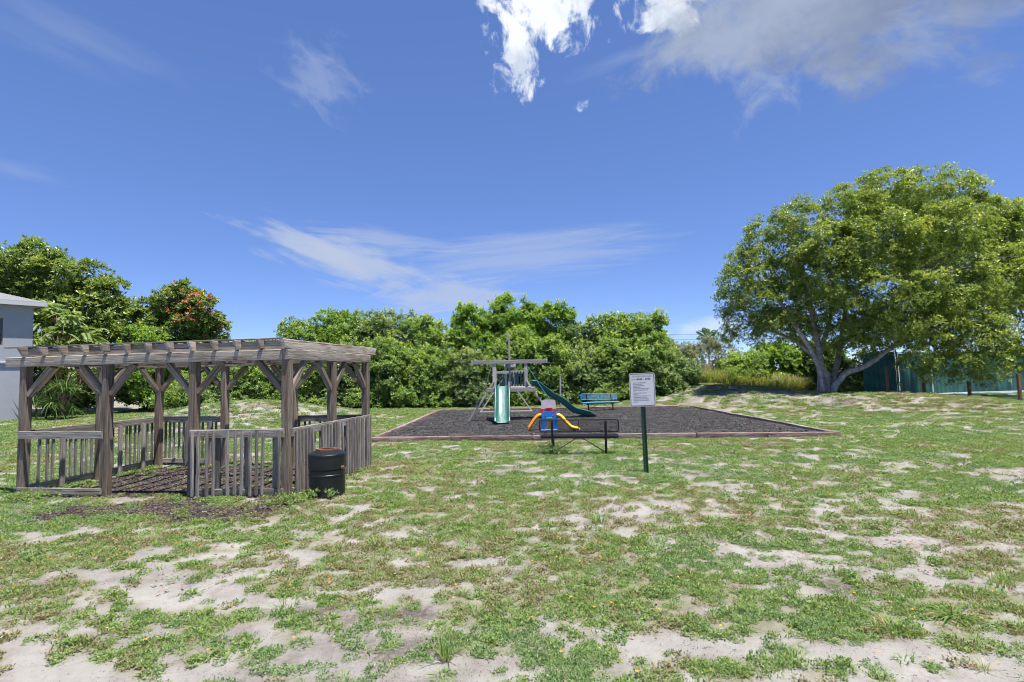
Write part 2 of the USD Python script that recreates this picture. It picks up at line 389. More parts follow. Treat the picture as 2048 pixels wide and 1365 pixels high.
M["thatch"] = leafmat("dry_thatch_bits", [(0.0, (0.14, 0.095, 0.085)), (0.5, (0.24, 0.17, 0.155)), (1.0, (0.36, 0.3, 0.27))], 0.0, 0.8, 0.2)
M["weed"] = leafmat("weed_leaves", [(0.0, (0.091, 0.14, 0.048)), (0.45, (0.169, 0.252, 0.076)), (0.8, (0.26, 0.347, 0.109)), (1.0, (0.373, 0.381, 0.136))], 0.35)
M["weed2"] = leafmat("clover_leaves", [(0.0, (0.086, 0.143, 0.054)), (0.5, (0.173, 0.264, 0.103)), (1.0, (0.288, 0.385, 0.18))], 0.35)
M["weed3"] = leafmat("dry_weed_leaves", [(0.0, (0.122, 0.129, 0.058)), (0.5, (0.222, 0.218, 0.098)), (1.0, (0.344, 0.268, 0.16))], 0.3)
M["grass"] = leafmat("grass_blades", [(0.0, (0.077, 0.143, 0.041)), (0.5, (0.167, 0.275, 0.067)), (0.85, (0.266, 0.341, 0.107)), (1.0, (0.444, 0.363, 0.201))], 0.4)
M["drygrass"] = leafmat("dry_grass_blades", [(0.0, (0.099, 0.143, 0.041)), (0.4, (0.242, 0.242, 0.081)), (0.75, (0.396, 0.275, 0.162)), (1.0, (0.462, 0.22, 0.162))], 0.25)
M["flower"] = simple("orange_petals", (0.8, 0.28, 0.02), 0.6)
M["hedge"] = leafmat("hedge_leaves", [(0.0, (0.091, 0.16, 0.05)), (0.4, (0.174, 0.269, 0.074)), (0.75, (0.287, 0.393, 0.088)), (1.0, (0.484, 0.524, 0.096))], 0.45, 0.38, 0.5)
M["hedge2"] = leafmat("bright_hedge_leaves", [(0.0, (0.078, 0.156, 0.033)), (0.4, (0.156, 0.273, 0.046)), (0.75, (0.26, 0.377, 0.058)), (1.0, (0.416, 0.481, 0.065))], 0.45, 0.38, 0.5)
M["hedge3"] = leafmat("greyer_hedge_leaves", [(0.0, (0.08, 0.125, 0.06)), (0.4, (0.16, 0.24, 0.09)), (0.75, (0.27, 0.35, 0.115)), (1.0, (0.45, 0.47, 0.14))], 0.4, 0.38, 0.5)
M["olive"] = leafmat("olive_grey_leaves", [(0.0, (0.081, 0.101, 0.047)), (0.5, (0.176, 0.196, 0.101)), (1.0, (0.324, 0.324, 0.176))], 0.25)
M["fig"] = leafmat("fig_leaves", [(0.0, (0.101, 0.152, 0.034)), (0.4, (0.2, 0.267, 0.054)), (0.75, (0.345, 0.393, 0.068)), (1.0, (0.564, 0.536, 0.084))], 0.45, 0.35, 0.5)
M["broad"] = leafmat("broad_leaves", [(0.0, (0.07, 0.119, 0.031)), (0.4, (0.14, 0.21, 0.049)), (0.75, (0.252, 0.308, 0.056)), (1.0, (0.434, 0.434, 0.07))], 0.4, 0.35, 0.5)
M["fern"] = leafmat("feathery_leaves", [(0.0, (0.115, 0.172, 0.069)), (0.5, (0.218, 0.31, 0.115)), (1.0, (0.368, 0.437, 0.184))], 0.4)
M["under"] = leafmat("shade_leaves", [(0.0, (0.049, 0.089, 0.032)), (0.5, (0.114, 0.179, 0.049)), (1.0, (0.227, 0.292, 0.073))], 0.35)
M["redflower"] = leafmat("orange_red_flowers", [(0.0, (0.24, 0.05, 0.035)), (0.5, (0.42, 0.1, 0.065)), (1.0, (0.5, 0.22, 0.08))], 0.25)
M["strap"] = leafmat("strap_leaves", [(0.0, (0.035, 0.084, 0.028)), (0.5, (0.084, 0.168, 0.042)), (0.85, (0.168, 0.252, 0.07)), (1.0, (0.392, 0.28, 0.112))], 0.25)

# ------------------------------------------------------------------ terrain
U = np.array([0.986, -0.165]); Vv = np.array([0.165, 0.986]); P1 = np.array([-8.81, 9.84])      # the pergola's plan: front-left post, along the front, towards the back
PW, PD = 5.15, 3.0
PIT = np.array([[-4.21, 16.44], [9.02, 15.35], [9.15, 27.9], [-3.9, 29.4]])
RIDGE = [((1330, 792), 32.5), ((1400, 778), 32), ((1470, 772), 30.5), ((1560, 779), 28.5), ((1655, 787), 26.5), ((1800, 786), 24.5), ((1930, 795), 22.5), ((2048, 805), 20.5), ((2200, 822), 18.5), ((2420, 845), 17)]
RID = np.array([at(*p, Y) for p, Y in RIDGE])
MOUND = at(490, 801, 27.0)
SPOTS = [(*on_ground(u_, v_)[:2], a_, b_) for u_, v_, a_, b_ in ((828, 1224, 0.2, 0.13), (1700, 1178, 0.24, 0.13), (1066, 1192, 0.13, 0.08), (1330, 905, 0.9, 0.3), (1500, 890, 1.2, 0.25), (1130, 912, 0.8, 0.25), (620, 1225, 0.22, 0.12), (860, 1160, 0.2, 0.12), (400, 1030, 1.1, 0.38), (290, 1026, 0.8, 0.3))] + [(*at(1690, 800, 24.0)[:2], 1.3, 0.6)]


def inside(poly, x, y, soft):
    """1 well inside a convex polygon (anticlockwise), 0 outside, soft edge."""
    d = np.full(np.shape(x), 1e9)
    for a, b in zip(poly, np.roll(poly, -1, 0)):
        e = (b - a) / np.linalg.norm(b - a)
        d = np.minimum(d, -(x - a[0]) * e[1] + (y - a[1]) * e[0])
    return smoothstep(-soft, soft, d)


def terrain(x, y):
    x, y = np.asarray(x, float), np.asarray(y, float)
    h = np.zeros(np.broadcast(x, y).shape)
    best, bz = np.full(h.shape, 1e9), np.zeros(h.shape)
    R = np.vstack([RID, [RID[-1] + [8, -3, -0.1]]])
    for a, b in zip(R[:-1], R[1:]):
        ab = b[:2] - a[:2]
        t = np.clip(((x - a[0]) * ab[0] + (y - a[1]) * ab[1]) / (ab @ ab), 0, 1)
        d = np.hypot(x - a[0] - t * ab[0], y - a[1] - t * ab[1])
        k = d < best
        best = np.where(k, d, best); bz = np.where(k, a[2] + t * (b[2] - a[2]), bz)
    h = bz * np.exp(-(best / 3.0) ** 2)
    h = np.maximum(h, MOUND[2] * np.exp(-((x - MOUND[0]) / 4.6) ** 2 - ((y - MOUND[1]) / 3.2) ** 2))
    h = h + 0.75 * smoothstep(30.5, 35, y) * smoothstep(8, 11.5, x) * smoothstep(22, 16, x)
    h = h * (1 - inside(PIT, x, y, 0.8))
    p = np.stack([x, y, 0 * x], -1)
    far = smoothstep(60, 30, y)
    h = h + far * ((meshkit.fbm(p * 0.35, 3, 3) - 0.5) * 0.14 + (meshkit.fbm(p * 2.1, 3, 9) - 0.5) * 0.05) * (1 - 0.9 * inside(PIT, x, y, 0.5))
    return h


def tz(x, y):
    return float(terrain(np.array([x]), np.array([y]))[0])


def mulch_amount(x, y):
    """Bark mulch under the pergola, spilling out at the front."""
    x, y = np.asarray(x, float), np.asarray(y, float)
    c = np.array([P1 + U * 0.7 + Vv * 0.1, P1 + U * PW * 0.99 - Vv * 0.0, P1 + U * PW + Vv * PD * 0.93, P1 + U * 0.2 + Vv * PD * 0.93])
    n = meshkit.fbm(np.stack([x * 1.1, y * 1.1, 0 * x], -1), 4, 21) - 0.5
    a = smoothstep(0.3, 0.75, inside(c, x, y, 0.45) + n * 0.9)
    f = P1 + U * 3.35 - Vv * 0.75
    g = np.exp(-(((x - f[0]) / 1.25) ** 2 + ((y - f[1]) / 0.65) ** 2)) + n * 1.7
    out = np.maximum(a, 0.85 * smoothstep(0.25, 0.8, g))
    for cx_, cy_, rx_, ry_ in SPOTS:
        out = np.maximum(out, 0.8 * smoothstep(0.3, 0.75, np.exp(-(((x - cx_) / rx_) ** 2 + ((y - cy_) / ry_) ** 2)) + n * 1.5))
    return out


def cover(x, y):
    """How thickly weeds and grass grow, 0 to 1."""
    x, y = np.asarray(x, float), np.asarray(y, float)
    p = np.stack([x * 0.85 + 0.25 * y, y * 1.15, 0 * x], -1)
    n = meshkit.fbm(p * 0.75, 2, 41) * 0.16 + meshkit.fbm(p * 2.1, 3, 57) * 0.36 + meshkit.fbm(p * 5.4, 3, 63) * 0.48
    bias = 0.062 + 0.0 * x
    bias = bias - 0.105 * smoothstep(4.5, 3.5, y + 0.22 * np.sin(2.1 * x + 0.8)) * (1 - 0.35 * np.exp(-((x - 0.55) / 0.5) ** 2))
    bias = bias - 0.035 * np.exp(-(((x + 1.75) / 0.75) ** 2 + ((y - 4.6) / 0.8) ** 2)) - 0.05 * np.exp(-(((x + 3.6) / 0.8) ** 2 + ((y - 5.6) / 0.5) ** 2))
    bias = bias + 0.09 * np.exp(-(((x - 0.6) / 1.3) ** 2 + ((y - 5.0) / 0.9) ** 2)) + 0.04 * np.exp(-(((x - 2.7) / 1.2) ** 2 + ((y - 6.2) / 1.2) ** 2))
    bias = bias - 0.03 * np.exp(-(((x - 2.6) / 1.6) ** 2 + ((y - 9.9) / 0.9) ** 2)) - 0.015 * np.exp(-((x - MOUND[0]) / 4.6) ** 2 - ((y - MOUND[1]) / 3.2) ** 2)
    bias = bias + 0.012 * smoothstep(17, 22, y)
    c = smoothstep(0.47, 0.55, n + bias)
    return c * (1 - inside(PIT, x, y, 0.05)) * (1 - 0.93 * mulch_amount(x, y))


def ground_mesh():
    t = np.linspace(0, 1, 380)
    ys = -6 + 8.4 * (np.exp(t * 4.1) - 1) / (np.exp(0.75) - 1) * 0.42 + t * 6
    ys = np.concatenate([ys, ys[-1] * np.array([1.2, 1.6, 2.4, 4.0, 7.0])])
    s = np.linspace(-1, 1, 400)
    half = 1.22 * np.maximum(ys, 0) + 6.5
    X = half[:, None] * s[None]; Y = np.repeat(ys[:, None], len(s), 1)
    Z = terrain(X, Y)
    V = np.stack([X, Y, Z], -1)
    n, m = X.shape
    i, j = np.meshgrid(np.arange(n - 1), np.arange(m - 1), indexing="ij")
    q = np.stack([i * m + j, i * m + j + 1, (i + 1) * m + j + 1, (i + 1) * m + j], -1).reshape(-1, 4)
    return V.reshape(-1, 3), np.vstack([q[:, [0, 1, 2]], q[:, [0, 2, 3]]])


def ground_material():
    N = {"geo": ("geometry", {}), "g": ("attribute", dict(attribute="grass")), "mu": ("attribute", dict(attribute="mulch")),
         "n1": ("noise_texture", dict(scale=1.3, detail=6.0, roughness=0.65)), "sand": ("rgb_ramp", {"ramp": [(0.3, (0.2, 0.188, 0.174)), (0.5, (0.268, 0.256, 0.24)), (0.7, (0.325, 0.313, 0.296))]}),
         "n2": ("noise_texture", dict(scale=26.0, detail=6.0, roughness=0.75)), "r2": ("rgb_ramp", {"ramp": [(0.3, (0.5, 0.47, 0.46)), (0.44, (1, 1, 1))]}), "m1": ("mix_color", dict(blend_type="multiply", fac=0.85)),
         "n3": ("noise_texture", dict(scale=2.4, detail=5.0, roughness=0.7)), "r3": ("rgb_ramp", {"ramp": [(0.52, (0, 0, 0)), (0.72, (0.7, 0.7, 0.7))]}), "m2": ("mix_color", dict(b=(0.165, 0.125, 0.122))),
         "n4": ("noise_texture", dict(scale=9.0, detail=5.0, roughness=0.7)), "soil": ("rgb_ramp", {"ramp": [(0.3, (0.1, 0.1, 0.06)), (0.5, (0.16, 0.155, 0.085)), (0.72, (0.27, 0.235, 0.2))]}),
         "gf": ("math", dict(math_type="multiply", value2=0.7)), "m3": ("mix_color", {}),
         "vo": ("voronoi_texture", dict(scale=38.0)), "bw": ("rgb_to_bw", {}), "chip": ("rgb_ramp", {"ramp": [(0.1, (0.025, 0.021, 0.021)), (0.6, (0.085, 0.066, 0.06)), (0.95, (0.22, 0.18, 0.165))]}), "m4": ("mix_color", {}),
         "b": ("bump", dict(strength=0.8, distance=0.03)), "p": ("principled_bsdf", dict(roughness=0.95, specular_ior_level=0.15))}
    L = [("geo.position", f"{k}.vector") for k in ("n1", "n2", "n3", "n4", "vo")]
    L += [("n1.fac", "sand.fac"), ("n2.fac", "r2.fac"), ("sand.color", "m1.a"), ("r2.color", "m1.b"), ("n3.fac", "r3.fac"), ("m1.result", "m2.a"), ("r3.color", "m2.fac"),
          ("n4.fac", "soil.fac"), ("g.fac", "gf.value1"), ("gf.value", "m3.fac"), ("m2.result", "m3.a"), ("soil.color", "m3.b"),
          ("vo.color", "bw.color"), ("bw.val", "chip.fac"), ("mu.fac", "m4.fac"), ("m3.result", "m4.a"), ("chip.color", "m4.b"), ("n2.fac", "b.height"), ("b.normal", "p.normal"), ("m4.result", "p.base_color")]
    return usdkit.material(stage, "/World/Looks/sandy_ground", N, L, surface="p.BSDF")


gv, gf = ground_mesh()
gp = usdkit.mesh(stage, free("/World/ground"), (gv, gf), ground_material(), smooth=True)
for nm, val in (("grass", cover(gv[:, 0], gv[:, 1])), ("mulch", mulch_amount(gv[:, 0], gv[:, 1]))):
    UsdGeom.PrimvarsAPI(gp).CreatePrimvar(nm, Sdf.ValueTypeNames.FloatArray, "vertex").Set(Vt.FloatArray.FromNumpy(val.astype(np.float32)))
tag(gp.GetPrim(), "sandy lawn with patchy weeds and low mounds", kind="structure")

# ------------------------------------------------------------------ playground bed and its border
def pit_point(s, t):
    a = PIT[0] + (PIT[1] - PIT[0]) * s; b = PIT[3] + (PIT[2] - PIT[3]) * s
    return a + (b - a) * t


def pit_surface():
    n = 150
    S = np.zeros((n, n, 3))
    for i, t in enumerate(np.linspace(0.004, 0.996, n)):
        a = pit_point(0.004, t); b = pit_point(0.996, t)
        S[i, :, :2] = a + (b - a) * np.linspace(0, 1, n)[:, None]
    S[..., 2] = 0.075 + (meshkit.fbm(S * 0.8, 3, 5) - 0.5) * 0.07 + (meshkit.fbm(S * 7.0, 3, 8) - 0.5) * 0.045
    for px, dep in (((1004, 850), 0.06), ((1168, 838), 0.05)):
        q = on_ground(*px); S[..., 2] -= dep * np.exp(-((S[..., 0] - q[0]) ** 2 + (S[..., 1] - q[1]) ** 2) / 0.5)
    m = sheet(S)
    if m.face_normals[:, 2].mean() < 0:
        m.invert()
    return m


rub = usdkit.material(stage, "/World/Looks/rubber_mulch", {"geo": ("geometry", {}), "vo": ("voronoi_texture", dict(scale=22.0)), "bw": ("rgb_to_bw", {}), "r": ("rgb_ramp", {"ramp": [(0.1, (0.012, 0.011, 0.012)), (0.6, (0.03, 0.027, 0.028)), (0.95, (0.075, 0.069, 0.071))]}),
    "n": ("noise_texture", dict(scale=1.1, detail=4.0)), "r2": ("rgb_ramp", {"ramp": [(0.35, (0.6, 0.58, 0.58)), (0.65, (1.35, 1.28, 1.28))]}), "mm": ("mix_color", dict(blend_type="multiply", fac=1.0, use_clamp=False)), "b": ("bump", dict(strength=0.7, distance=0.03)), "p": ("principled_bsdf", dict(roughness=0.75))},
    [("geo.position", "vo.vector"), ("vo.color", "bw.color"), ("bw.val", "r.fac"), ("geo.position", "n.vector"), ("n.fac", "r2.fac"), ("r.color", "mm.a"), ("r2.color", "mm.b"), ("mm.result", "p.base_color"), ("vo.distance", "b.height"), ("b.normal", "p.normal")], surface="p.BSDF")
solo("playground_bed", pit_surface(), rub, smooth=True, kind="structure", label="bed of black rubber mulch under the play equipment")

border = thing("playground_border", "low border of weathered reddish timbers around the black mulch bed", "timber border", (PIT[0][0], PIT[0][1], 0))
O3 = np.array([PIT[0][0], PIT[0][1], 0])
rb = random.Random(4)


def border_run(a, b, cuts, skip=()):
    a, b = np.array([*a, 0.0]), np.array([*b, 0.0])
    cuts = [0, *cuts, 1]
    for i, (s, t) in enumerate(zip(cuts[:-1], cuts[1:])):
        if i in skip:
            continue
        p, q = a + (b - a) * (s + 0.0012), a + (b - a) * (t - 0.0012)
        dz = rb.uniform(-0.012, 0.012)
        beam(border, "timber", p - O3 + [0, 0, 0.085 + dz], q - O3 + [0, 0, 0.085 + rb.uniform(-0.015, 0.012)], 0.13, 0.15, M["border"], ch=0.015, rough=0.012)


e = 0.07
fx = (PIT[1] - PIT[0]) / np.linalg.norm(PIT[1] - PIT[0])
border_run(PIT[0] - fx * 0.1, PIT[1] + fx * 0.12, (0.18, 0.36, 0.54, 0.708))
border_run(PIT[0] + (PIT[3] - PIT[0]) * 0.012, PIT[3], (0.2, 0.4, 0.6, 0.8))
border_run(PIT[1] + (PIT[2] - PIT[1]) * 0.012, PIT[2] + [0, 0.4], (0.2, 0.4, 0.6, 0.8))
border_run(PIT[3] + fx * 0.08, PIT[2] - fx * 0.1, (0.2, 0.4, 0.6, 0.8, 0.955), skip=(5,))

# ------------------------------------------------------------------ pergola
pg = thing("pergola", "weathered grey timber pergola with baluster railings beside the black barrel", "pergola", (P1[0], P1[1], 0), math.atan2(U[1], U[0]))
# local: x along the front, y towards the back
PH = 2.27                                                   # underside of the beams
PS = 0.135
posts = {"a": (0, 0), "b": (PW / 3, 0), "c": (2 * PW / 3, 0), "d": (PW, 0), "e": (0, PD / 2), "f": (PW, PD / 2), "g": (0, PD), "h": (PW / 3, PD), "i": (2 * PW / 3, PD), "j": (PW, PD)}


def ground_at(lx, ly):
    w = P1 + U * lx + Vv * ly
    return tz(*w)


for k, (x, y) in posts.items():
    z0 = ground_at(x, y) - 0.15
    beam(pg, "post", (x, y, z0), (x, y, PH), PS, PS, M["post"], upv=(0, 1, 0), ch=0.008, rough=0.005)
bh = 0.175
zb = PH + bh / 2
OV = 0.34
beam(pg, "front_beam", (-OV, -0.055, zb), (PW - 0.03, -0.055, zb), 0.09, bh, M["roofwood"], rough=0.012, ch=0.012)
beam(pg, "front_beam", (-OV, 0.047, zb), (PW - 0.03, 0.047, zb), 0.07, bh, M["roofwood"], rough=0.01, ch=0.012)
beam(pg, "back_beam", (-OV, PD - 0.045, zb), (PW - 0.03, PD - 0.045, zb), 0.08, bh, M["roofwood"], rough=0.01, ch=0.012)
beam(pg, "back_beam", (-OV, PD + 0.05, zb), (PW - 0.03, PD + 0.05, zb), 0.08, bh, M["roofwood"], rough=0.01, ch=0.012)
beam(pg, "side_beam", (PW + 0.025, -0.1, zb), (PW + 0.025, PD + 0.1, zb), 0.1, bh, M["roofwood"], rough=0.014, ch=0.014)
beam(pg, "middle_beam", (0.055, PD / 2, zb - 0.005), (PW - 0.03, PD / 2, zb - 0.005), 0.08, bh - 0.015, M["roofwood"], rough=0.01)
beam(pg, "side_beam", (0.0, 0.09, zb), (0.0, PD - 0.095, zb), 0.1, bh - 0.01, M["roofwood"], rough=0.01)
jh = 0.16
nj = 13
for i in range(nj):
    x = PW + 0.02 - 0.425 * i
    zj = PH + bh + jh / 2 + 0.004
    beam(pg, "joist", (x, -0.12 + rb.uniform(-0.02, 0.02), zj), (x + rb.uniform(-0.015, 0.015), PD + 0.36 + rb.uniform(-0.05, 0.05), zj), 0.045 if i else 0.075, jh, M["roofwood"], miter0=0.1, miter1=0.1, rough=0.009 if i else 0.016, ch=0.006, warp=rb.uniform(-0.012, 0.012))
for i in range(nj - 1):
    x = PW + 0.02 - 0.425 * i
    for yb in (-0.03, PD + 0.03):
        beam(pg, "blocking", (x - 0.028 - 0.018 * (i == 0), yb, PH + bh + jh / 2 - 0.004 + rb.uniform(-0.008, 0.006)), (x - 0.4, yb, PH + bh + jh / 2 - 0.004 + rb.uniform(-0.008, 0.006)), 0.04, jh - 0.012, M["roofwood"], seg=4, rough=0.006)
beam(pg, "cap_board", (-OV - 0.1, -0.02, PH + bh + jh + 0.019), (PW + 0.02, -0.02, PH + bh + jh + 0.021), 0.09, 0.022, M["roofwood"], ch=0.003, rough=0.004)
bl = 0.47


def brace(x, y, dx, dy):
    a = np.array([x + dx * PS * 0.5, y + dy * PS * 0.5, PH - bl - 0.05]); b = np.array([x + dx * (bl + PS * 0.5), y + dy * (bl + PS * 0.5), PH - 0.002])
    beam(pg, "brace", a, b, 0.085, 0.09, M["post"], rough=0.004)


for k in "abcd":
    x, y = posts[k]
    if k != "a": brace(x, y, -1, 0)
    if k != "d": brace(x, y, 1, 0)
for k in "ghij":
    x, y = posts[k]
    if k != "g": brace(x, y, -1, 0)
    if k != "j": brace(x, y, 1, 0)
for k, s in (("a", (1,)), ("e", (-1, 1)), ("g", (-1,)), ("d", (1,)), ("f", (-1, 1)), ("j", (-1,))):
    x, y = posts[k]
    for d in s:
        brace(x, y, 0, d)


def railing(p, q, nrm, bars=True, studs=(), miss=(), pitch=0.115, drop=0.0):
    """Top and bottom rail from post to post with square balusters nailed to the outer face (side nrm)."""
    p, q, nrm = np.array([*p, 0.0]), np.array([*q, 0.0]), np.array([*nrm, 0.0])
    L = np.linalg.norm(q - p); d = (q - p) / L
    zt = 1.06
    o = nrm * (PS / 2 + 0.024)
    g0, g1 = ground_at(*(p + o)[:2]), ground_at(*(q + o)[:2])
    beam(pg, "top_rail", p + o + [0, 0, zt + g0 * 0.5], q + o + [0, 0, zt - drop + g1 * 0.5], 0.042, 0.135, M["railwood"], rough=0.006)
    zlo = 0.1
    beam(pg, "bottom_rail", p + o + [0, 0, zlo + g0], q + o + [0, 0, zlo + g1], 0.042, 0.1, M["railwood"], rough=0.006)
    if not bars:
        return
    for s in studs:
        c = p + d * L * s + nrm * (PS / 2 - 0.022)
        gz_ = ground_at(*c[:2])
        beam(pg, "stud", c + [0, 0, 0.03 + gz_], c + [0, 0, 1.0], 0.04, 0.095, M["railwood"], upv=d)
    n = int(L / pitch)
    for i in range(n):
        if i in miss:
            continue
        s = (i + 0.5 + rb.uniform(-0.16, 0.16)) * L / n
        c = p + d * s + nrm * (PS / 2 + 0.024 + 0.021 + 0.022)
        gz_ = ground_at(*c[:2])
        l = rb.uniform(-0.012, 0.012)
        beam(pg, "baluster", c + [0, 0, gz_ + 0.035 + rb.uniform(-0.012, 0.012)] + d * l, c + [0, 0, 1.095 + rb.uniform(-0.02, 0.015)], 0.042, 0.042, M["railwood"], upv=nrm, miter1=0.018, rough=0.003, seg=4)


railing(posts["a"], posts["b"], (0, -1), bars=False)
railing(posts["c"], posts["d"], (0, -1), studs=(0.29, 0.6, 0.9), miss=(4, 11, 13), pitch=0.123)
railing(posts["d"], posts["f"], (1, 0), studs=(0.5,), miss=(6, 7), pitch=0.105)
railing(posts["f"], posts["j"], (1, 0), studs=(0.5,), miss=(2,), pitch=0.105)
railing(posts["a"], posts["e"], (-1, 0), studs=(0.5,), miss=(0, 1, 2, 6), pitch=0.115)
railing(posts["e"], posts["g"], (-1, 0), studs=(0.35, 0.75), miss=(4,), pitch=0.11)
railing(posts["g"], posts["h"], (0, 1), studs=(0.42, 0.75), miss=(5,), pitch=0.115)
railing(posts["i"], posts["j"], (0, 1), studs=(0.6,), miss=(3,), pitch=0.115)

# ------------------------------------------------------------------ barrel
bc = np.array([-3.1, 9.08]); bz = tz(*bc) - 0.03
br = thing("trash_barrel", "black plastic trash barrel with a rusty opening by the pergola railing", "trash barrel", (bc[0], bc[1], bz))


def squat(m):
    m.apply_scale([1, 1, 0.86]); return m


prof = [(0, 0.0), (0.272, 0.0), (0.285, 0.02), (0.287, 0.3), (0.289, 0.43), (0.296, 0.437), (0.296, 0.455), (0.289, 0.462), (0.289, 0.535), (0.283, 0.542), (0.283, 0.552), (0.296, 0.56), (0.297, 0.82), (0.29, 0.835)]
part(br, "body", squat(trimesh.creation.revolve(np.array(prof), sections=64)), M["barrel"], 30)
lidp = [(0.302, 0.79), (0.304, 0.825), (0.296, 0.84), (0.18, 0.895), (0.145, 0.9), (0.143, 0.89), (0.17, 0.88), (0.285, 0.828), (0.297, 0.8), (0.302, 0.79)]
part(br, "lid", squat(trimesh.creation.revolve(np.array(lidp), sections=64)), M["barrel"], 30)
hexo, hexi = [[(r * math.cos(math.pi / 3 * k + 0.2), r * math.sin(math.pi / 3 * k + 0.2)) for k in range(6)] for r in (0.175, 0.135)]
rim = trimesh.creation.extrude_polygon(Polygon(hexo, [hexi]), 0.035, engine="earcut"); rim.apply_translation([0.0, 0, 0.888])
part(br, "opening_rim", squat(rim), M["rust"])
part(br, "inner_dark", squat(trimesh.creation.revolve(np.array([(0, 0.6), (0.24, 0.6), (0.24, 0.605), (0, 0.605)]), sections=24)), M["ink"])
lk = bx(0.262, 0.318, -0.14, -0.09, 0.555, 0.61, 0.01)
part(br, "latch", squat(lk), M["rust"])

# ------------------------------------------------------------------ sign
sg = on_ground(1292, 950); sgz = tz(sg[0], sg[1])
sn = thing("rules_sign", "white playground rules sign on a green perforated steel post", "sign", (sg[0], sg[1], sgz), math.radians(-1.5))
web = sbox(-0.03, -0.3, 0.03, 1.8)
web = web.difference(unary_union([Point(0, 0.06 + 0.05 * k).buffer(0.0075, 3) for k in range(34)]))
w = trimesh.creation.extrude_polygon(web, 0.004, engine="earcut"); w.apply_transform(trimesh.transformations.rotation_matrix(math.pi / 2, [1, 0, 0]))
fl = [bx(s * 0.032 - 0.002, s * 0.032 + 0.002, -0.03, -0.004, -0.3, 1.8) for s in (-1, 1)] + [bx(min(s * 0.034, s * 0.046), max(s * 0.034, s * 0.046), -0.032, -0.028, -0.3, 1.8) for s in (-1, 1)]
tilt = trimesh.transformations.rotation_matrix(-0.012, [0, 1, 0])
part(sn, "post", cat(w, *fl), M["green_post"], m=tilt)
SW, SH, SB = 0.485, 0.635, 1.255
yy = -0.034


def rrect(w_, h_, r_):
    return sbox(-w_ / 2 + r_, -h_ / 2 + r_, w_ / 2 - r_, h_ / 2 - r_).buffer(r_, 6)


stand = trimesh.transformations.rotation_matrix(math.pi / 2, [1, 0, 0])
ctr = mat4(t=(0.0, yy, SB + SH / 2))


def flat(poly, depth, off):
    ms = [trimesh.creation.extrude_polygon(g, depth, engine="earcut") for g in getattr(poly, "geoms", [poly])]
    m = cat(*ms); m.apply_translation([0, 0, off]); m.apply_transform(stand); m.apply_transform(ctr); m.apply_transform(tilt)
    return m


panel = part(sn, "panel", flat(rrect(SW, SH, 0.035), 0.003, 0.0), M["sign_white"])
part(panel, "border_line", flat(rrect(SW - 0.022, SH - 0.022, 0.028).difference(rrect(SW - 0.042, SH - 0.042, 0.02)), 0.0012, 0.003), M["ink"])


def text(name, s, h, x, y, mat, bold=False, width=None):
    t = meshkit.text_mesh(s, h, 0.0012, bold)
    if width:
        t.apply_scale([width / t.extents[0], 1, 1])
    t.apply_translation([x - t.bounds[0][0], y, 0.003]); t.apply_transform(stand); t.apply_transform(ctr); t.apply_transform(tilt)
    return part(panel, name, t, mat)


text("title", "PLAYGROUND RULES", 0.027, -0.185, 0.243, M["grey_ink"], width=0.37)
text("hours_word", "HOURS", 0.019, -0.2, 0.188, M["grey_ink"], width=0.085)
text("opening_hour", "8AM", 0.037, -0.1, 0.186, M["ink"], True, width=0.1)
text("to_word", "TO", 0.019, 0.013, 0.188, M["grey_ink"], width=0.028)
text("closing_hour", "6PM", 0.037, 0.058, 0.186, M["ink"], True, width=0.1)
rules = [("USE OF PLAYGROUND EQUIPMENT", 0.25), ("IS AT YOUR OWN RISK.", 0.17), ("CHILDREN, ADULT SUPERVISION", 0.205), ("REQUIRED HERE.", 0.14), ("PLAYGROUND EQUIPMENT TO BE IN", 0.3), ("PROPER USE OR WALKED ON AT ALL", 0.28), ("WET.", 0.045), ("NO GLASS OBJECTS OR FOOD", 0.25), ("PERMITTED.", 0.085), ("DO NOT USE IN THE RAIN OR A FALL", 0.315), ("NO CLIMBING ON ANY TREE, PLEASE.", 0.26), ("NO PUSHING OR PLAYING ROUGH", 0.29), ("NO PETS ALLOWED, NO SMOKING", 0.29), ("PLEASE.", 0.085)]
for i, (s, w_) in enumerate(rules):
    text("rule_line", s, 0.0135, -0.172, 0.128 - 0.0278 * i, M["grey_ink"], width=w_)

# ------------------------------------------------------------------ benches
def mesh_panel(L, h, pitch, wire):
    """Expanded metal: crossing strips in the xz plane, from (-L/2, 0) to (L/2, h)."""
    out = []
    n = int((L + h) / pitch)
    for s in (1, -1):
        for k in range(n + 1):
            x0 = -L / 2 - h + (k + 0.5) * (L + h) / n if s > 0 else -L / 2 + (k + 0.5) * (L + h) / n
            a, b = np.array([x0, 0.0]), np.array([x0 + s * h, h])
            t0, t1 = 0.0, 1.0
            for lim, sg_ in ((-L / 2, 1), (L / 2, -1)):
                da = (a[0] - lim) * sg_; db = (b[0] - lim) * sg_
                if da < 0 and db < 0: t0, t1 = 1, 0; break
                if da < 0: t0 = max(t0, da / (da - db))
                elif db < 0: t1 = min(t1, da / (da - db))
            if t1 - t0 < 0.05: continue
            p, q = a + (b - a) * t0, a + (b - a) * t1
            out.append(tube([(p[0], 0, p[1]), (q[0], 0, q[1])], wire, 4, caps=False))
    return cat(*out)


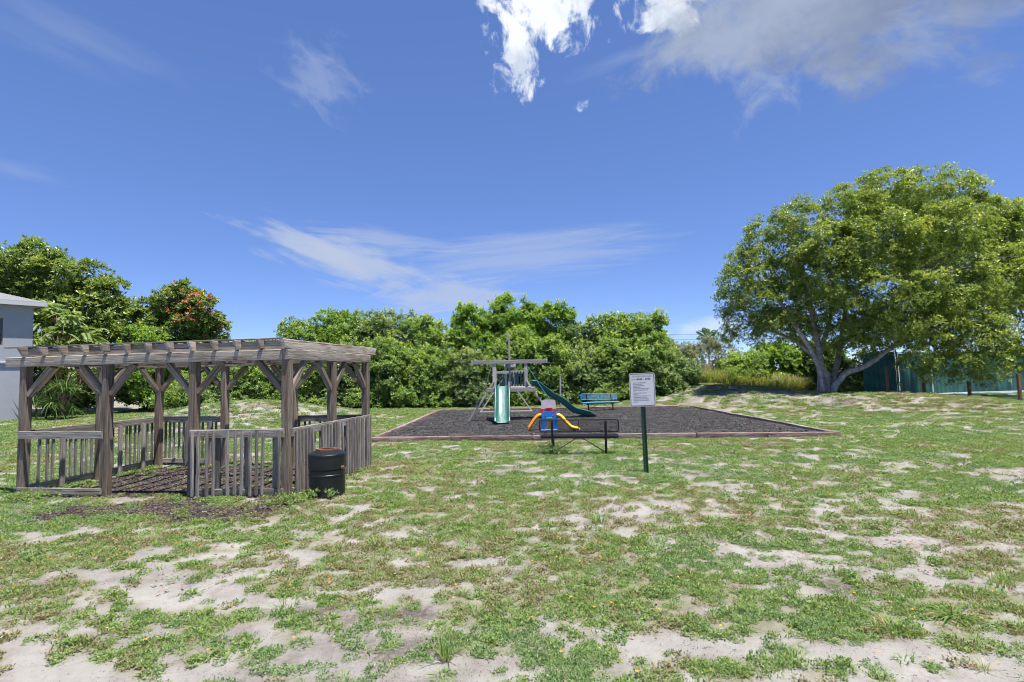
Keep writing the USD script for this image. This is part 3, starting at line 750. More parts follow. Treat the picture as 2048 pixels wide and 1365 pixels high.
def bench(name, label, loc, rz, coat, leg):
    b = thing(name, label, "bench", loc, rz)
    L = 1.83
    lean = 0.16
    # the back: rounded frame leaning away from the seat
    R = np.array([[1, 0, 0], [0, math.cos(lean), -math.sin(lean)], [0, math.sin(lean), math.cos(lean)]])
    bm = mat4(R, (0, -0.245, 0.545))
    hgt, r = 0.29, 0.055
    ring = [(L / 2 - r + r * math.cos(t), hgt - r + r * math.sin(t)) for t in np.linspace(0, math.pi / 2, 5)] + [(-L / 2 + r + r * math.cos(t), hgt - r + r * math.sin(t)) for t in np.linspace(math.pi / 2, math.pi, 5)] \
        + [(-L / 2 + r + r * math.cos(t), r + r * math.sin(t)) for t in np.linspace(math.pi, 1.5 * math.pi, 5)] + [(L / 2 - r + r * math.cos(t), r + r * math.sin(t)) for t in np.linspace(1.5 * math.pi, 2 * math.pi, 5)]
    bk = part(b, "backrest", cat(tube([(x, 0, z) for x, z in ring], 0.0125, 8, closed=True), bx(-0.008, 0.008, -0.008, 0.008, 0.01, hgt - 0.01)), coat, 40, m=bm)
    part(bk, "mesh_panel", mesh_panel(L - 0.02, hgt - 0.01, 0.046, 0.003), coat)
    ring2 = [(x, (z - 0.145) * 1.32) for x, z in ring]
    st = part(b, "seat", cat(tube([(x, y + 0.03, 0.43) for x, y in ring2], 0.014, 8, closed=True), bx(-L / 2 + 0.02, L / 2 - 0.02, 0.205, 0.22, 0.385, 0.425), bx(-L / 2 + 0.02, L / 2 - 0.02, -0.16, -0.145, 0.385, 0.425)), coat, 40)
    sm = mesh_panel(L - 0.02, 0.36, 0.03, 0.005); sm.apply_transform(trimesh.transformations.rotation_matrix(-math.pi / 2, [1, 0, 0])); sm.apply_translation([0, -0.15, 0.436])
    part(st, "seat_mesh", sm, coat)
    for s in (-1, 1):
        x = s * 0.62
        part(b, "leg", cat(bx(x - 0.027, x + 0.027, -0.03, 0.03, -0.06, 0.41, 0.006)), leg, m=None)
        part(b, "seat_arm", cat(bx(x - 0.026, x + 0.026, -0.225, 0.2, 0.345, 0.386, 0.006)), leg)
        part(b, "back_post", tube([(x, -0.2, 0.3), (x, -0.235, 0.36), (x, -0.262, 0.56), (x, -0.3, 0.8)], 0.03, 8), leg, 40)
        part(b, "brace", tube([(x * 0.94, 0.0, 0.06), (s * 0.05, 0.0, 0.385)], 0.011, 6), leg)
        part(b, "foot_plate", bx(x - 0.05, x + 0.05, -0.07, 0.07, -0.01, 0.008), leg)
    return b


b1 = np.array([1.55, 13.0]); bench("bench", "black steel mesh bench seen from behind at the front edge of the mulch bed", (b1[0], b1[1], tz(*b1) - 0.01), math.radians(-9), M["black_steel"], M["black_steel"])
b2 = np.array([4.28, 26.75]); bench("bench", "sky blue mesh bench with dark legs at the far edge of the mulch bed", (b2[0], b2[1], 0.07), math.radians(188), M["blue_steel"], M["black_steel"])

# ------------------------------------------------------------------ play tower with its slides
py = 22.3
pl = thing("play_tower", "pale grey timber climbing tower with green slides on the mulch bed", "play tower", (0, py, 0.06))
W = M["playwood"]
XL, XR, XM = -0.75, 0.55, -0.11
beam(pl, "top_beam", (-1.68, -0.02, 2.4), (1.42, -0.02, 2.4), 0.09, 0.15, W)
part(pl, "beam_cap", bx(-1.7, -1.64, -0.08, 0.04, 2.32, 2.5, 0.008), W); part(pl, "beam_cap", bx(1.37, 1.43, -0.08, 0.04, 2.33, 2.49, 0.008), W)
for x, w_ in ((XL, 0.15), (XR, 0.12)):
    beam(pl, "upright", (x, 0.0, 1.2), (x, 0.0, 2.322), 0.09, w_, W, upv=(1, 0, 0))
    beam(pl, "upright", (x, 1.15, 1.2), (x, 1.15, 2.1), 0.09, 0.1, W, upv=(1, 0, 0))
beam(pl, "mast", (XM, 0.075, 1.3), (XM - 0.02, 0.075, 3.45), 0.06, 0.075, W, upv=(1, 0, 0))
beam(pl, "mast", (XM - 0.02, 0.075, 3.452), (XM - 0.08, 0.075, 3.68), 0.06, 0.075, W, upv=(1, 0, 0))
for s, xf, xu in ((-1, -1.88, XL), (1, 1.7, XR)):
    for yl in (-0.07, 1.22):
        beam(pl, "leg", (xf, yl, -0.06), (xu + s * 0.02, yl, 1.62), 0.06, 0.15, W, upv=(0, 1, 0))
    beam(pl, "leg_cleat", (xf + s * -0.1, -0.13, 0.0), (xf - s * 0.28, -0.13, 0.33), 0.04, 0.07, M["bolt"], upv=(0, 1, 0))
beam(pl, "deck_joist", (-1.06, -0.14, 1.255), (0.93, -0.14, 1.255), 0.05, 0.15, W)
beam(pl, "deck_joist", (-1.06, 1.28, 1.255), (0.93, 1.28, 1.255), 0.05, 0.15, W)
for i in range(9):
    beam(pl, "deck_board", (-0.85, -0.04 + 0.15 * i, 1.35), (0.72, -0.04 + 0.15 * i, 1.35), 0.135, 0.03, W, seg=6)
beam(pl, "guard_rail", (XL + 0.08, 0.0, 1.97), (XM - 0.05, 0.0, 1.97), 0.045, 0.085, W)
beam(pl, "guard_rail", (XM + 0.05, 0.0, 1.99), (XR - 0.07, 0.0, 1.99), 0.045, 0.085, W)
beam(pl, "guard_rail", (XM + 0.05, 0.0, 1.42), (XR - 0.07, 0.0, 1.42), 0.045, 0.07, W)
beam(pl, "guard_rail", (XL + 0.08, 1.15, 1.97), (XR - 0.07, 1.15, 1.97), 0.045, 0.085, W)
for i in range(5):
    x = XM + 0.085 + 0.118 * i
    part(pl, "slat", bx(x - 0.03, x + 0.03, -0.048, -0.026, 1.4, 2.0, 0.005), M["slat"])
for x in (XL + 0.2, XL + 0.34, XM - 0.1, XM + 0.3):
    part(pl, "slat", bx(x - 0.032, x + 0.032, 1.1, 1.122, 1.42, 1.96, 0.005), M["slat"])
# swing beam to the rear frame
beam(pl, "swing_beam", (-0.12, 0.06, 2.24), (-0.16, 5.0, 2.3), 0.09, 0.14, W)
for x in (-0.35, 0.1):
    beam(pl, "rear_upright", (x, 4.95, 1.35), (x, 4.95, 2.42), 0.08, 0.1, W, upv=(1, 0, 0))
beam(pl, "rear_crosspiece", (-0.42, 4.88, 2.3), (0.16, 4.88, 2.3), 0.05, 0.12, W)
part(pl, "beam_end_cap", bx(-0.36, -0.12, 4.78, 4.84, 2.3, 2.42, 0.01), M["slide_dark"])
for s, xf in ((-1, -1.72), (1, 0.98)):
    beam(pl, "rear_leg", (xf, 5.02, -0.06), (-0.35 + s * 0.03, 5.02, 1.82), 0.06, 0.1, W, upv=(0, 1, 0))
beam(pl, "ground_tie", (-1.66, 4.9, 0.03), (0.95, 4.9, 0.03), 0.09, 0.08, W)


def worn(name, col, pale, rough):  # pale streaks mix real scuffs with a sky sheen painted into the colour
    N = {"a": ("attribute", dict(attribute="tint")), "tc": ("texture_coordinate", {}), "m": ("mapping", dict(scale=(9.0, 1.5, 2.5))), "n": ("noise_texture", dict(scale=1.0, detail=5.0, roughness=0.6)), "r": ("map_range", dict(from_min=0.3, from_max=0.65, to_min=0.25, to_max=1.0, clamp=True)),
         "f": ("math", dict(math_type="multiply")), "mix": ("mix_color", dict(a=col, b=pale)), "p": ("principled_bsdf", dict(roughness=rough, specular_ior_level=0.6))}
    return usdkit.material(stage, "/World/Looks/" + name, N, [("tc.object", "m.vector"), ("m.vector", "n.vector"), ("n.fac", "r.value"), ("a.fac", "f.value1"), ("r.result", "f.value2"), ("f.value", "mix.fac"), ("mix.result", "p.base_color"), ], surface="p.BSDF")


M["slide"] = worn("scuffed_sheen_green_plastic", (0.006, 0.085, 0.072), (0.22, 0.31, 0.29), 0.22)


def slide(parent, name, pts, wid, wall, mat, across, n=26):
    """A moulded chute: flat bed, curved walls with rolled lips; pts run down its middle, across is its width direction."""
    P = path3(pts, n); T = np.gradient(P, axis=0); T /= np.linalg.norm(T, axis=1, keepdims=True)
    A = np.asarray(across, float); Nn = np.cross(A, T); Nn *= np.sign(Nn[:, 2:3] + 1e-9)
    h = wid / 2
    prof = [(-h - 0.05, wall - 0.045), (-h - 0.045, wall - 0.012), (-h - 0.02, wall), (-h + 0.005, wall - 0.01), (-h + 0.015, wall * 0.6), (-h + 0.045, wall * 0.22), (-h + 0.11, 0.02), (-h * 0.3, 0.0), (h * 0.3, 0.0), (h - 0.11, 0.02), (h - 0.045, wall * 0.22), (h - 0.015, wall * 0.6), (h - 0.005, wall - 0.01), (h + 0.02, wall), (h + 0.045, wall - 0.012), (h + 0.05, wall - 0.045)]
    S = np.array([[P[i] + A * a + Nn[i] * b * (1 if i < n - 4 else (1 - 0.22 * (i - n + 4))) for a, b in prof] for i in range(n)])
    m = sheet(S, 0.012)
    tv = np.array([0.3, 0.5, 0.5, 0, 0.0, 0.0, 0.35, 1, 1, 0.35, 0.0, 0.0, 0, 0.5, 0.5, 0.3])  # mid-bed palest for scuffs and painted sheen, inner walls stay dark
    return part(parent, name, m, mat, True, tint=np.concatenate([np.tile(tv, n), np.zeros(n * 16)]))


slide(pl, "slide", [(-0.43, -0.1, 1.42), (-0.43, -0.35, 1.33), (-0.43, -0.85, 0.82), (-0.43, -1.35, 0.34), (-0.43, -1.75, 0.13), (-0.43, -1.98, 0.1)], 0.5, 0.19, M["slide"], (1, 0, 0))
slide(pl, "wavy_slide", [(0.78, 0.8, 1.4), (0.95, 0.8, 1.38), (1.25, 0.8, 1.16), (1.6, 0.8, 0.88), (2.05, 0.8, 0.62), (2.45, 0.8, 0.27), (2.85, 0.8, 0.14), (3.15, 0.8, 0.06), (3.45, 0.8, 0.03)], 0.5, 0.24, M["slide_dark"], (0, 1, 0))
part(pl, "slide_foot", bx(2.75, 3.05, 0.62, 0.98, -0.05, 0.1, 0.03), M["slide_dark"])
part(pl, "rope", tube(path3([(0.62, -0.04, 2.2), (1.1, -0.2, 1.4), (1.55, -0.35, 0.72), (1.85, -0.45, 0.0)], 14), 0.014, 6), M["rope"])
chain = []
for i, t in enumerate(np.linspace(0, 1, 46)):
    p = np.array([-0.85, -0.1, 2.3]) * (1 - t) + np.array([-1.98, -0.25, -0.02]) * t + np.array([0.16, 0, 0]) * math.sin(math.pi * t)
    s = trimesh.creation.icosphere(1, 0.022); s.apply_scale([0.8, 0.8, 1.3]); s.apply_translation(p); chain.append(s)
part(pl, "chain", cat(*chain), M["chain"])

# ------------------------------------------------------------------ toddler slide with hoop
ty = 17.95
to = thing("toddler_climber", "colourful plastic toddler climber with white backboard, blue car front, orange and yellow slides", "toy climber", (1.17, ty, 0.075))


def plate(poly, y0, y1):
    m = cat(*[trimesh.creation.extrude_polygon(g, y1 - y0, engine="earcut") for g in getattr(poly, "geoms", [poly])])
    m.apply_transform(stand); m.apply_translation([0, y1, 0]); return m


hw = 0.24
arch = unary_union([sbox(-hw, 0.7, hw, 0.86), Point(0, 0.73).buffer(0.29, 16).intersection(sbox(-hw, 0.72, hw, 1.01)), rrect(0.46, 0.16, 0.07).buffer(0).__class__(rrect(0.46, 0.16, 0.07).exterior.coords)])
arch = unary_union([sbox(-hw, 0.7, hw, 0.88), Polygon([(x, y + 0.87) for x, y in rrect(0.48, 0.27, 0.12).exterior.coords])]).difference(Point(0, 0.96).buffer(0.014))
bb = part(to, "backboard", plate(arch, 0.2, 0.25), M["toy_white"])
for s in (-1, 1):
    part(to, "red_side", bx(min(s * 0.17, s * 0.25), max(s * 0.17, s * 0.25), 0.195, 0.28, 0.0, 0.72, 0.012), M["toy_red"])
hoop = trimesh.creation.revolve(np.array([(0.085, 0.0), (0.125, 0.12), (0.115, 0.12), (0.075, 0.0), (0.085, 0.0)]), sections=20); hoop.apply_translation([0, 0.06, 0.62])
part(to, "hoop", hoop, M["toy_red"], 30)
front = unary_union([sbox(-hw, 0.36, hw, 0.5), Polygon([(x, y + 0.5) for x, y in rrect(0.48, 0.29, 0.13).exterior.coords]), Polygon([(-hw, 0.4), (-0.1, 0.4), (-0.135, 0.2), (-0.135, 0.02), (-hw - 0.015, 0.02), (-hw - 0.01, 0.2)]), Polygon([(hw, 0.4), (0.1, 0.4), (0.135, 0.2), (0.135, 0.02), (hw + 0.015, 0.02), (hw + 0.01, 0.2)])])
front = front.difference(unary_union([Polygon([(s * 0.205, 0.5), (s * 0.175, 0.51), (s * 0.16, 0.58), (s * 0.185, 0.57)]) for s in (-1, 1)]))
part(to, "car_front", plate(front, -0.06, 0.02), M["toy_blue"])
part(to, "base_bar", bx(-0.29, 0.26, -0.12, -0.05, -0.02, 0.05, 0.012), M["toy_blue"])
for s in (-1, 1):
    c = trimesh.creation.icosphere(2, 0.02); c.apply_translation([s * 0.115, -0.066, 0.5]); part(to, "headlight", c, M["toy_red"], True)
    part(to, "base_bar", bx(min(s * 0.24, s * 0.19), max(s * 0.24, s * 0.19), -0.045, 0.19, -0.02, 0.05, 0.01), M["toy_blue"])
part(to, "grille", bx(-0.115, 0.115, -0.075, -0.058, 0.4, 0.425, 0.004), M["toy_green"])
part(to, "platform", bx(-0.235, 0.235, 0.022, 0.192, 0.4, 0.44, 0.008), M["toy_blue"])


slide(to, "orange_slide", [(-0.25, 0.06, 0.47), (-0.33, 0.06, 0.45), (-0.45, 0.06, 0.33), (-0.58, 0.05, 0.14), (-0.68, 0.05, 0.02)], 0.2, 0.09, M["toy_orange"], (0, 1, 0), 18)
slide(to, "yellow_slide", [(0.25, 0.06, 0.47), (0.36, 0.04, 0.43), (0.52, 0.0, 0.25), (0.7, -0.06, 0.08), (0.9, -0.12, 0.03), (0.98, -0.14, 0.03)], 0.22, 0.09, M["toy_yellow"], (0.18, 0.98, 0), 18)

# ------------------------------------------------------------------ lone metal pole
pp = on_ground(1121, 818); solo_pole = thing("metal_pole", "thin grey metal pole standing behind the mulch bed", "pole", (pp[0], 29.9, tz(pp[0], 29.9)))
part(solo_pole, "shaft", tube([(0, 0, -0.2), (0, 0, 1.83)], 0.045, 12), M["lilac"], 40)
part(solo_pole, "cap", trimesh.creation.revolve(np.array([(0, 1.86), (0.03, 1.86), (0.052, 1.84), (0.052, 1.815), (0, 1.815)]), sections=14), M["galv"], 30)

# ------------------------------------------------------------------ leaves
def leaves(pos, axis, size, rng, k=7, spread=(0.55, 1.45), wide=0.44, tint=None, tvar=0.14, droop=0.0):
    """A rosette of k folded leaves at every pos, opening around axis. Returns vertices, triangles, tints."""
    n = len(pos)
    ax = axis / (np.linalg.norm(axis, axis=1, keepdims=True) + 1e-9)
    ref = np.where(np.abs(ax[:, 2:3]) < 0.9, [[0, 0, 1.0]], [[1.0, 0, 0]])
    e1 = np.cross(ax, ref); e1 /= np.linalg.norm(e1, axis=1, keepdims=True); e2 = np.cross(ax, e1)
    ph = rng.uniform(0, 2 * np.pi, (n, 1)) + np.arange(k)[None] * 2.4 + rng.normal(0, 0.25, (n, k))
    th = rng.uniform(*spread, (n, k))
    radial = np.cos(ph)[..., None] * e1[:, None] + np.sin(ph)[..., None] * e2[:, None]
    d = np.cos(th)[..., None] * ax[:, None] + np.sin(th)[..., None] * radial
    d[..., 2] -= droop
    d /= np.linalg.norm(d, axis=-1, keepdims=True)
    side = np.cross(d, radial + 0.001); side /= np.linalg.norm(side, axis=-1, keepdims=True) + 1e-9
    nrm = np.cross(side, d)
    s = (np.broadcast_to(np.asarray(size, float).reshape(-1, 1), (n, 1)) * rng.uniform(0.7, 1.25, (n, k)))[..., None]
    b = pos[:, None] + d * s * 0.06 + ax[:, None] * s * rng.uniform(-0.25, 0.25, (n, k))[..., None]
    mid = b + d * s * 0.5
    A, B, C, D = b, mid + side * s * wide * 0.5 + nrm * s * 0.07, b + d * s - nrm * s * 0.06, mid - side * s * wide * 0.5 + nrm * s * 0.07
    V = np.stack([A, B, C, D], 2).reshape(-1, 3)
    q = np.arange(n * k)[:, None] * 4
    Fc = np.stack([q + [0, 1, 2], q + [0, 2, 3]], 1).reshape(-1, 3)
    t0 = np.full(n, 0.5) if tint is None else tint
    t = np.clip(t0[:, None] + rng.normal(0, tvar, (n, k)), 0, 1)
    return V, Fc, np.repeat(t.ravel(), 4)


def join(parts_):
    V, F_, T, o = [], [], [], 0
    for v, f, t in parts_:
        V.append(v); F_.append(f + o); T.append(t); o += len(v)
    return np.vstack(V), np.vstack(F_), np.concatenate(T)


def unit(rng, n):
    d = rng.normal(size=(n, 3)); return d / np.linalg.norm(d, axis=1, keepdims=True)


def crown_points(masses, rng, clump, per, spacing_fill=0.2, down=-0.35):
    """Sprig positions and axes. masses: (centre, radii). Each mass is covered by clumps, each clump by sprigs; a few fill the inside."""
    C = np.array([m[0] for m in masses]); R = np.array([m[1] for m in masses])
    pos, axs, tin = [], [], []
    for c, r in zip(C, R):
        area = 4 * np.pi * ((r[0] * r[1]) ** 1.6 / 3 + (r[0] * r[2]) ** 1.6 / 3 + (r[1] * r[2]) ** 1.6 / 3) ** (1 / 1.6)
        n = max(4, int(area / (clump * clump * 1.5)))
        d = unit(rng, n); d = d[d[:, 2] > down - 0.4]
        cc = c + d * r * rng.uniform(0.72, 1.0, (len(d), 1))
        keep = np.ones(len(cc), bool)                                   # clumps deep inside another mass are not seen
        for c2, r2 in zip(C, R):
            if c2 is not c:
                keep &= (((cc - c2) / r2) ** 2).sum(1) > 0.45
        cc, d = cc[keep], d[keep]
        if not len(cc):
            continue
        rc = clump * rng.uniform(0.6, 1.25, len(cc))
        tone = rng.normal(0, 0.1, len(cc))
        k = per
        u = unit(rng, len(cc) * k).reshape(len(cc), k, 3) + d[:, None] * 0.7 + [0, 0, 0.45]
        u /= np.linalg.norm(u, axis=-1, keepdims=True)
        rad = rc[:, None, None] * rng.uniform(0.45, 1.08, (len(cc), k, 1))
        p = cc[:, None] + u * rad * [1, 1, 0.8]
        pos.append(p.reshape(-1, 3)); axs.append((u + [0, 0, 0.75] + rng.normal(0, 0.25, u.shape)).reshape(-1, 3))
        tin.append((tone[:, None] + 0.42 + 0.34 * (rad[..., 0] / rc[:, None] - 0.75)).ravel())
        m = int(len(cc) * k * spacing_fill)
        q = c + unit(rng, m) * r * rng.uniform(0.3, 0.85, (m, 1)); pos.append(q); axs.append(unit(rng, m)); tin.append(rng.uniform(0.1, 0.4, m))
    return np.vstack(pos), np.vstack(axs), np.concatenate(tin)


def limb(pts, r0, r1, rng, n=10, sides=7, wob=0.06):
    P = path3(pts, n); L = np.linalg.norm(P[-1] - P[0])
    P[1:-1] += rng.normal(0, wob * r0 * 3, (n - 2, 3))
    return tube(P, np.linspace(r0, r1, n), sides)


# ------------------------------------------------------------------ hedge shrubs
def shrub(name, label, c, top, wpx, Y, base, mat, seed, leaf=0.17, clump=0.62, per=26, category="shrub", group=None, depth=None, k=6, wide=0.45, tops=0, lo=0.0):
    """A bush that shows around column c, its top at row top, wpx half wide, Y metres away; it reaches down to the ground."""
    rng = np.random.default_rng(seed)
    x = at(c, 750, Y)[0]; z0 = tz(x, Y); h = at(c, top, Y)[2] - z0; w = wpx / F_PX * Y
    dpt = depth or max(1.5, w * 0.85)
    th = thing(name, label, category, (x, Y, z0), group=group)
    ms = []
    nb = 7
    ms.append((np.array([0, 0.2, h * 0.45]), np.array([w * 0.85, dpt, h * 0.45])))
    for i in range(nb):
        a = rng.uniform(0, 2 * np.pi); q = rng.uniform(0.3, 0.62)
        zc = h * rng.uniform(0.25 + lo, 0.72)
        ms.append((np.array([math.cos(a) * w * q, math.sin(a) * dpt * q, zc]), np.array([w, dpt, h]) * rng.uniform(0.26, 0.4, 3)))
    ms.append((np.array([rng.uniform(-0.25, 0.25) * w, 0, h * 0.8]), np.array([w * 0.42, dpt * 0.5, h * 0.2])))
    if lo == 0.0:
        for i in range(6):                                          # leafy down to the grass at the front
            ms.append((np.array([w * (-0.85 + 0.34 * i), -dpt * rng.uniform(0.5, 0.85), 0.45]), np.array([w * 0.24, 0.45, 0.5])))
    for i in range(tops):
        ms.append((np.array([rng.uniform(-0.6, 0.6) * w, rng.uniform(-0.3, 0.3), h * rng.uniform(0.78, 0.95)]), np.array([w * 0.2, 0.5, h * 0.13])))
    p, a, t = crown_points(ms, rng, clump, per, 0.1)
    ok = (p[:, 2] > 0.05) & (p[:, 2] < h * 1.06)
    p, a, t = p[ok], a[ok], t[ok]
    # upright shoots along the top
    s = rng.choice(len(p), max(6, len(p) // 22)); sp = p[s]; sp = sp[sp[:, 2] > 0.6 * h]
    ex = [(sp + [0, 0, dz], np.tile([0, 0, 1.0], (len(sp), 1)), np.full(len(sp), 0.75)) for dz in (0.13, 0.26, 0.38)]
    p = np.vstack([p] + [q[0] for q in ex]); a = np.vstack([a] + [q[1] for q in ex]); t = np.concatenate([t] + [q[2] for q in ex])
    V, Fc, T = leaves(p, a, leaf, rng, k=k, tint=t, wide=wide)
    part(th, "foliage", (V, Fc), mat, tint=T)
    st = []
    for i in range(7):
        a_ = rng.uniform(0, 2 * np.pi); e_ = np.array([math.cos(a_) * w * 0.6, math.sin(a_) * dpt * 0.6, h * rng.uniform(0.5, 0.8)])
        st.append(limb([(rng.uniform(-0.3, 0.3), rng.uniform(-0.3, 0.3), -0.1), e_ * [0.4, 0.4, 0.45], e_], 0.07, 0.02, rng, 7, 5))
    part(th, "stems", cat(*st), M["stem"], 60)
    return th


HG = "tall green shrubs behind the playground"
back_row = [  # (column, top row, half width px, distance, label)
    (405, 704, 60, 36.5, "shrub behind the middle of the pergola, left end of the hedge"),
    (480, 700, 55, 37, "shrub seen through the pergola under its roof, left of the sky gap"),
    (550, 690, 52, 37.5, "shrub just left of the pergola's right end, below open sky"),
    (615, 648, 62, 38, "tall shrub whose top starts above the pergola's right corner"),
    (690, 631, 66, 38.5, "broad rounded shrub above the pergola roof's right tip"),
    (772, 632, 62, 38, "rounded tall shrub in the hedge midway between pergola and play tower"),
    (842, 645, 50, 37.5, "shrub at the step down in the hedge left of the play tower"),
    (893, 657, 44, 37, "lowest top in the hedge just left of the play tower's beam"),
    (958, 622, 56, 37.5, "bright shrub rising behind the left end of the tower's top beam"),
    (1038, 600, 62, 38, "tallest shrub of the hedge, behind the tower's mast"),
    (1103, 624, 48, 37.5, "tall shrub above the top of the wavy green slide"),
    (1165, 652, 46, 37, "shrub at the dip in the hedge above the blue bench"),
    (1222, 640, 52, 36.5, "dark topped shrub just right above the blue bench"),
    (1298, 638, 50, 36, "rounded shrub rising behind the rules sign"),
]
for i, (c, t_, w_, Y, lb) in enumerate(back_row):
    shrub("hedge_shrub", lb, c, t_, w_ * 1.18, Y - 0.4, 0, M[("hedge2", "hedge", "hedge", "hedge3")[(0, 2, 3, 1, 0, 3, 2, 1, 0, 0, 0, 3, 1, 2)[i]]], 100 + i, group=HG, tops=5, per=21, leaf=0.195 if i in (8, 9, 10) else (0.17 if i % 3 else 0.185))
front_row = [
    (395, 752, 46, 33.8, "low shrub behind the pergola's back rail, beside the dark thicket"),
    (455, 742, 49, 34.2, "low pale shrub on the rise behind the pergola's centre bay"),
    (525, 726, 52, 34.5, "low shrub at the foot of the mound behind the pergola"),
    (602, 706, 60, 34.6, "front shrub seen between the pergola's right pair of posts"),
    (690, 694, 62, 34.4, "front shrub touching the pergola's right edge"),
    (778, 684, 64, 34.3, "front shrub above the left corner of the mulch bed"),
    (862, 704, 59, 34.2, "front shrub left of the tower's splayed leg"),
    (940, 712, 56, 34.2, "front shrub behind the straight green slide"),
    (1020, 672, 62, 34.5, "front shrub behind the tower's railing and rear legs"),
    (1095, 690, 58, 34.5, "front shrub behind the wavy slide and the thin metal pole"),
    (1160, 708, 50, 34.2, "front shrub between the metal pole and the blue bench"),
    (1235, 686, 54, 34.2, "front shrub right behind the blue bench"),
    (1300, 676, 52, 33.6, "front shrub just behind the rules sign panel"),
    (1345, 708, 42, 33.6, "lowest front shrub at the hedge's right end beside the dry grass"),
]
for i, (c, t_, w_, Y, lb) in enumerate(front_row):
    shrub("hedge_shrub", lb, c, t_, w_, Y, 0, M[("hedge", "hedge3", "hedge")[i % 3]], 200 + i, group=HG, depth=1.6, clump=0.52, leaf=0.16, per=20, tops=2)

shrub("olive_shrub", "grey green feathery shrub below the distant palm", 1405, 682, 78, 38, 0, M["olive"], 301, depth=2.5, tops=4, leaf=0.16, clump=0.6, per=22, wide=0.3)
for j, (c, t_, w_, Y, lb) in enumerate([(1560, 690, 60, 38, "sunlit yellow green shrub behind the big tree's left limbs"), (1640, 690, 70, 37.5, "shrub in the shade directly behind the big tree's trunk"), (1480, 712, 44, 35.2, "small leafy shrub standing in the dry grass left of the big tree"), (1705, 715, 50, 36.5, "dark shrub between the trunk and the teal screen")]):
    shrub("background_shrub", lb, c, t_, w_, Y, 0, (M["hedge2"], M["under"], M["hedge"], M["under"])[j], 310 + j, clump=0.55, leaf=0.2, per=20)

# ------------------------------------------------------------------ big fig tree on the right
def px_mass(u, v, ru, rv, Y, dy=None):
    c = at(u, v, Y); s = Y / F_PX
    return c, np.array([ru * s, dy if dy else (ru + rv) / 2 * s * 0.9, rv * s])


def tree(name, label, base, masses, limbs, leafm, barkm, seed, leaf=0.12, clump=0.75, per=34, k=7, wide=0.42, fill=0.25, droop=0.0, cat_="tree", spread=(0.55, 1.45)):
    rng = np.random.default_rng(seed)
    base = np.array(base, float)
    th = thing(name, label, cat_, base)
    ms = [(c - base, r) for c, r in masses]
    p, a, t = crown_points(ms, rng, clump, per, fill)
    ok = p[:, 2] > 0.35
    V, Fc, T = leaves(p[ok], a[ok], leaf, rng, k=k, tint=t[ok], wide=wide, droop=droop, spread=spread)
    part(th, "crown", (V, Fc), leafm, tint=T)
    trunk = None
    lm = []
    for pts, r0, r1 in limbs:
        P = [np.asarray(q, float) - base for q in pts]
        lm.append(limb(P, r0, r1, rng, 14, 9))
    part(th, "trunk", lm[0], barkm, 60)
    for l in lm[1:]:
        part(th, "limb", l, barkm, 60)
    # twigs from the limb ends into the crown
    tw = []
    ends = [np.asarray(l[0][-1]) - base for l in limbs]
    for e_ in ends:
        near = sorted(ms, key=lambda q: np.linalg.norm(q[0] - e_))[:3]
        for c, r in near:
            for _ in range(2):
                g = c + unit(rng, 1)[0] * r * 0.7
                tw.append(limb([e_, (e_ + g) / 2 + rng.normal(0, 0.25, 3), g], 0.055, 0.012, rng, 7, 5, 0.3))
    part(th, "branches", cat(*tw), barkm, 60, kind="stuff")
    return th, p


tb = at(1650, 786, 27.6); tb[2] = tz(tb[0], tb[1]) - 0.1
T_ = lambda u, v, Y: at(u, v, Y)
masses = [px_mass(*m) for m in [
    (1500, 560, 50, 62, 29.4), (1545, 492, 52, 58, 29.3), (1598, 452, 46, 48, 28.6), (1492, 640, 48, 50, 29.8), (1560, 668, 60, 34, 30.0), (1478, 590, 34, 45, 29.2), (1530, 610, 46, 46, 29.0), (1580, 560, 44, 50, 29.0), (1556, 625, 34, 34, 28.0), (1600, 505, 44, 44, 28.2),
    (1700, 428, 58, 52, 27.6), (1775, 398, 74, 50, 27.8), (1868, 394, 82, 50, 28.0), (1678, 508, 62, 62, 26.6), (1760, 490, 80, 66, 26.4), (1872, 478, 86, 72, 26.6), (1962, 450, 66, 52, 28.0), (2050, 462, 74, 56, 28.6),
    (1718, 590, 56, 52, 26.0), (1800, 596, 76, 60, 25.8), (1905, 580, 84, 70, 25.8), (2005, 560, 80, 72, 26.6), (2100, 560, 80, 90, 27.2),
    (1770, 660, 56, 38, 26.0), (1855, 672, 62, 46, 25.4), (1945, 672, 70, 52, 25.2), (2040, 660, 64, 62, 25.6), (1842, 728, 34, 26, 25.2), (1905, 738, 44, 30, 25.0), (1968, 742, 36, 28, 25.0), (2045, 728, 34, 36, 25.2), (1700, 668, 34, 40, 26.6),
    (1640, 575, 50, 62, 27.4), (1624, 650, 34, 34, 27.6), (1690, 640, 40, 36, 27.0), (1735, 690, 34, 26, 26.6), (1655, 500, 44, 44, 27.4), (1575, 640, 34, 28, 29.0),
    (1660, 560, 60, 60, 31.0), (1800, 480, 110, 90, 32.0), (1940, 530, 130, 120, 32.5), (1860, 640, 110, 60, 30.5)]]
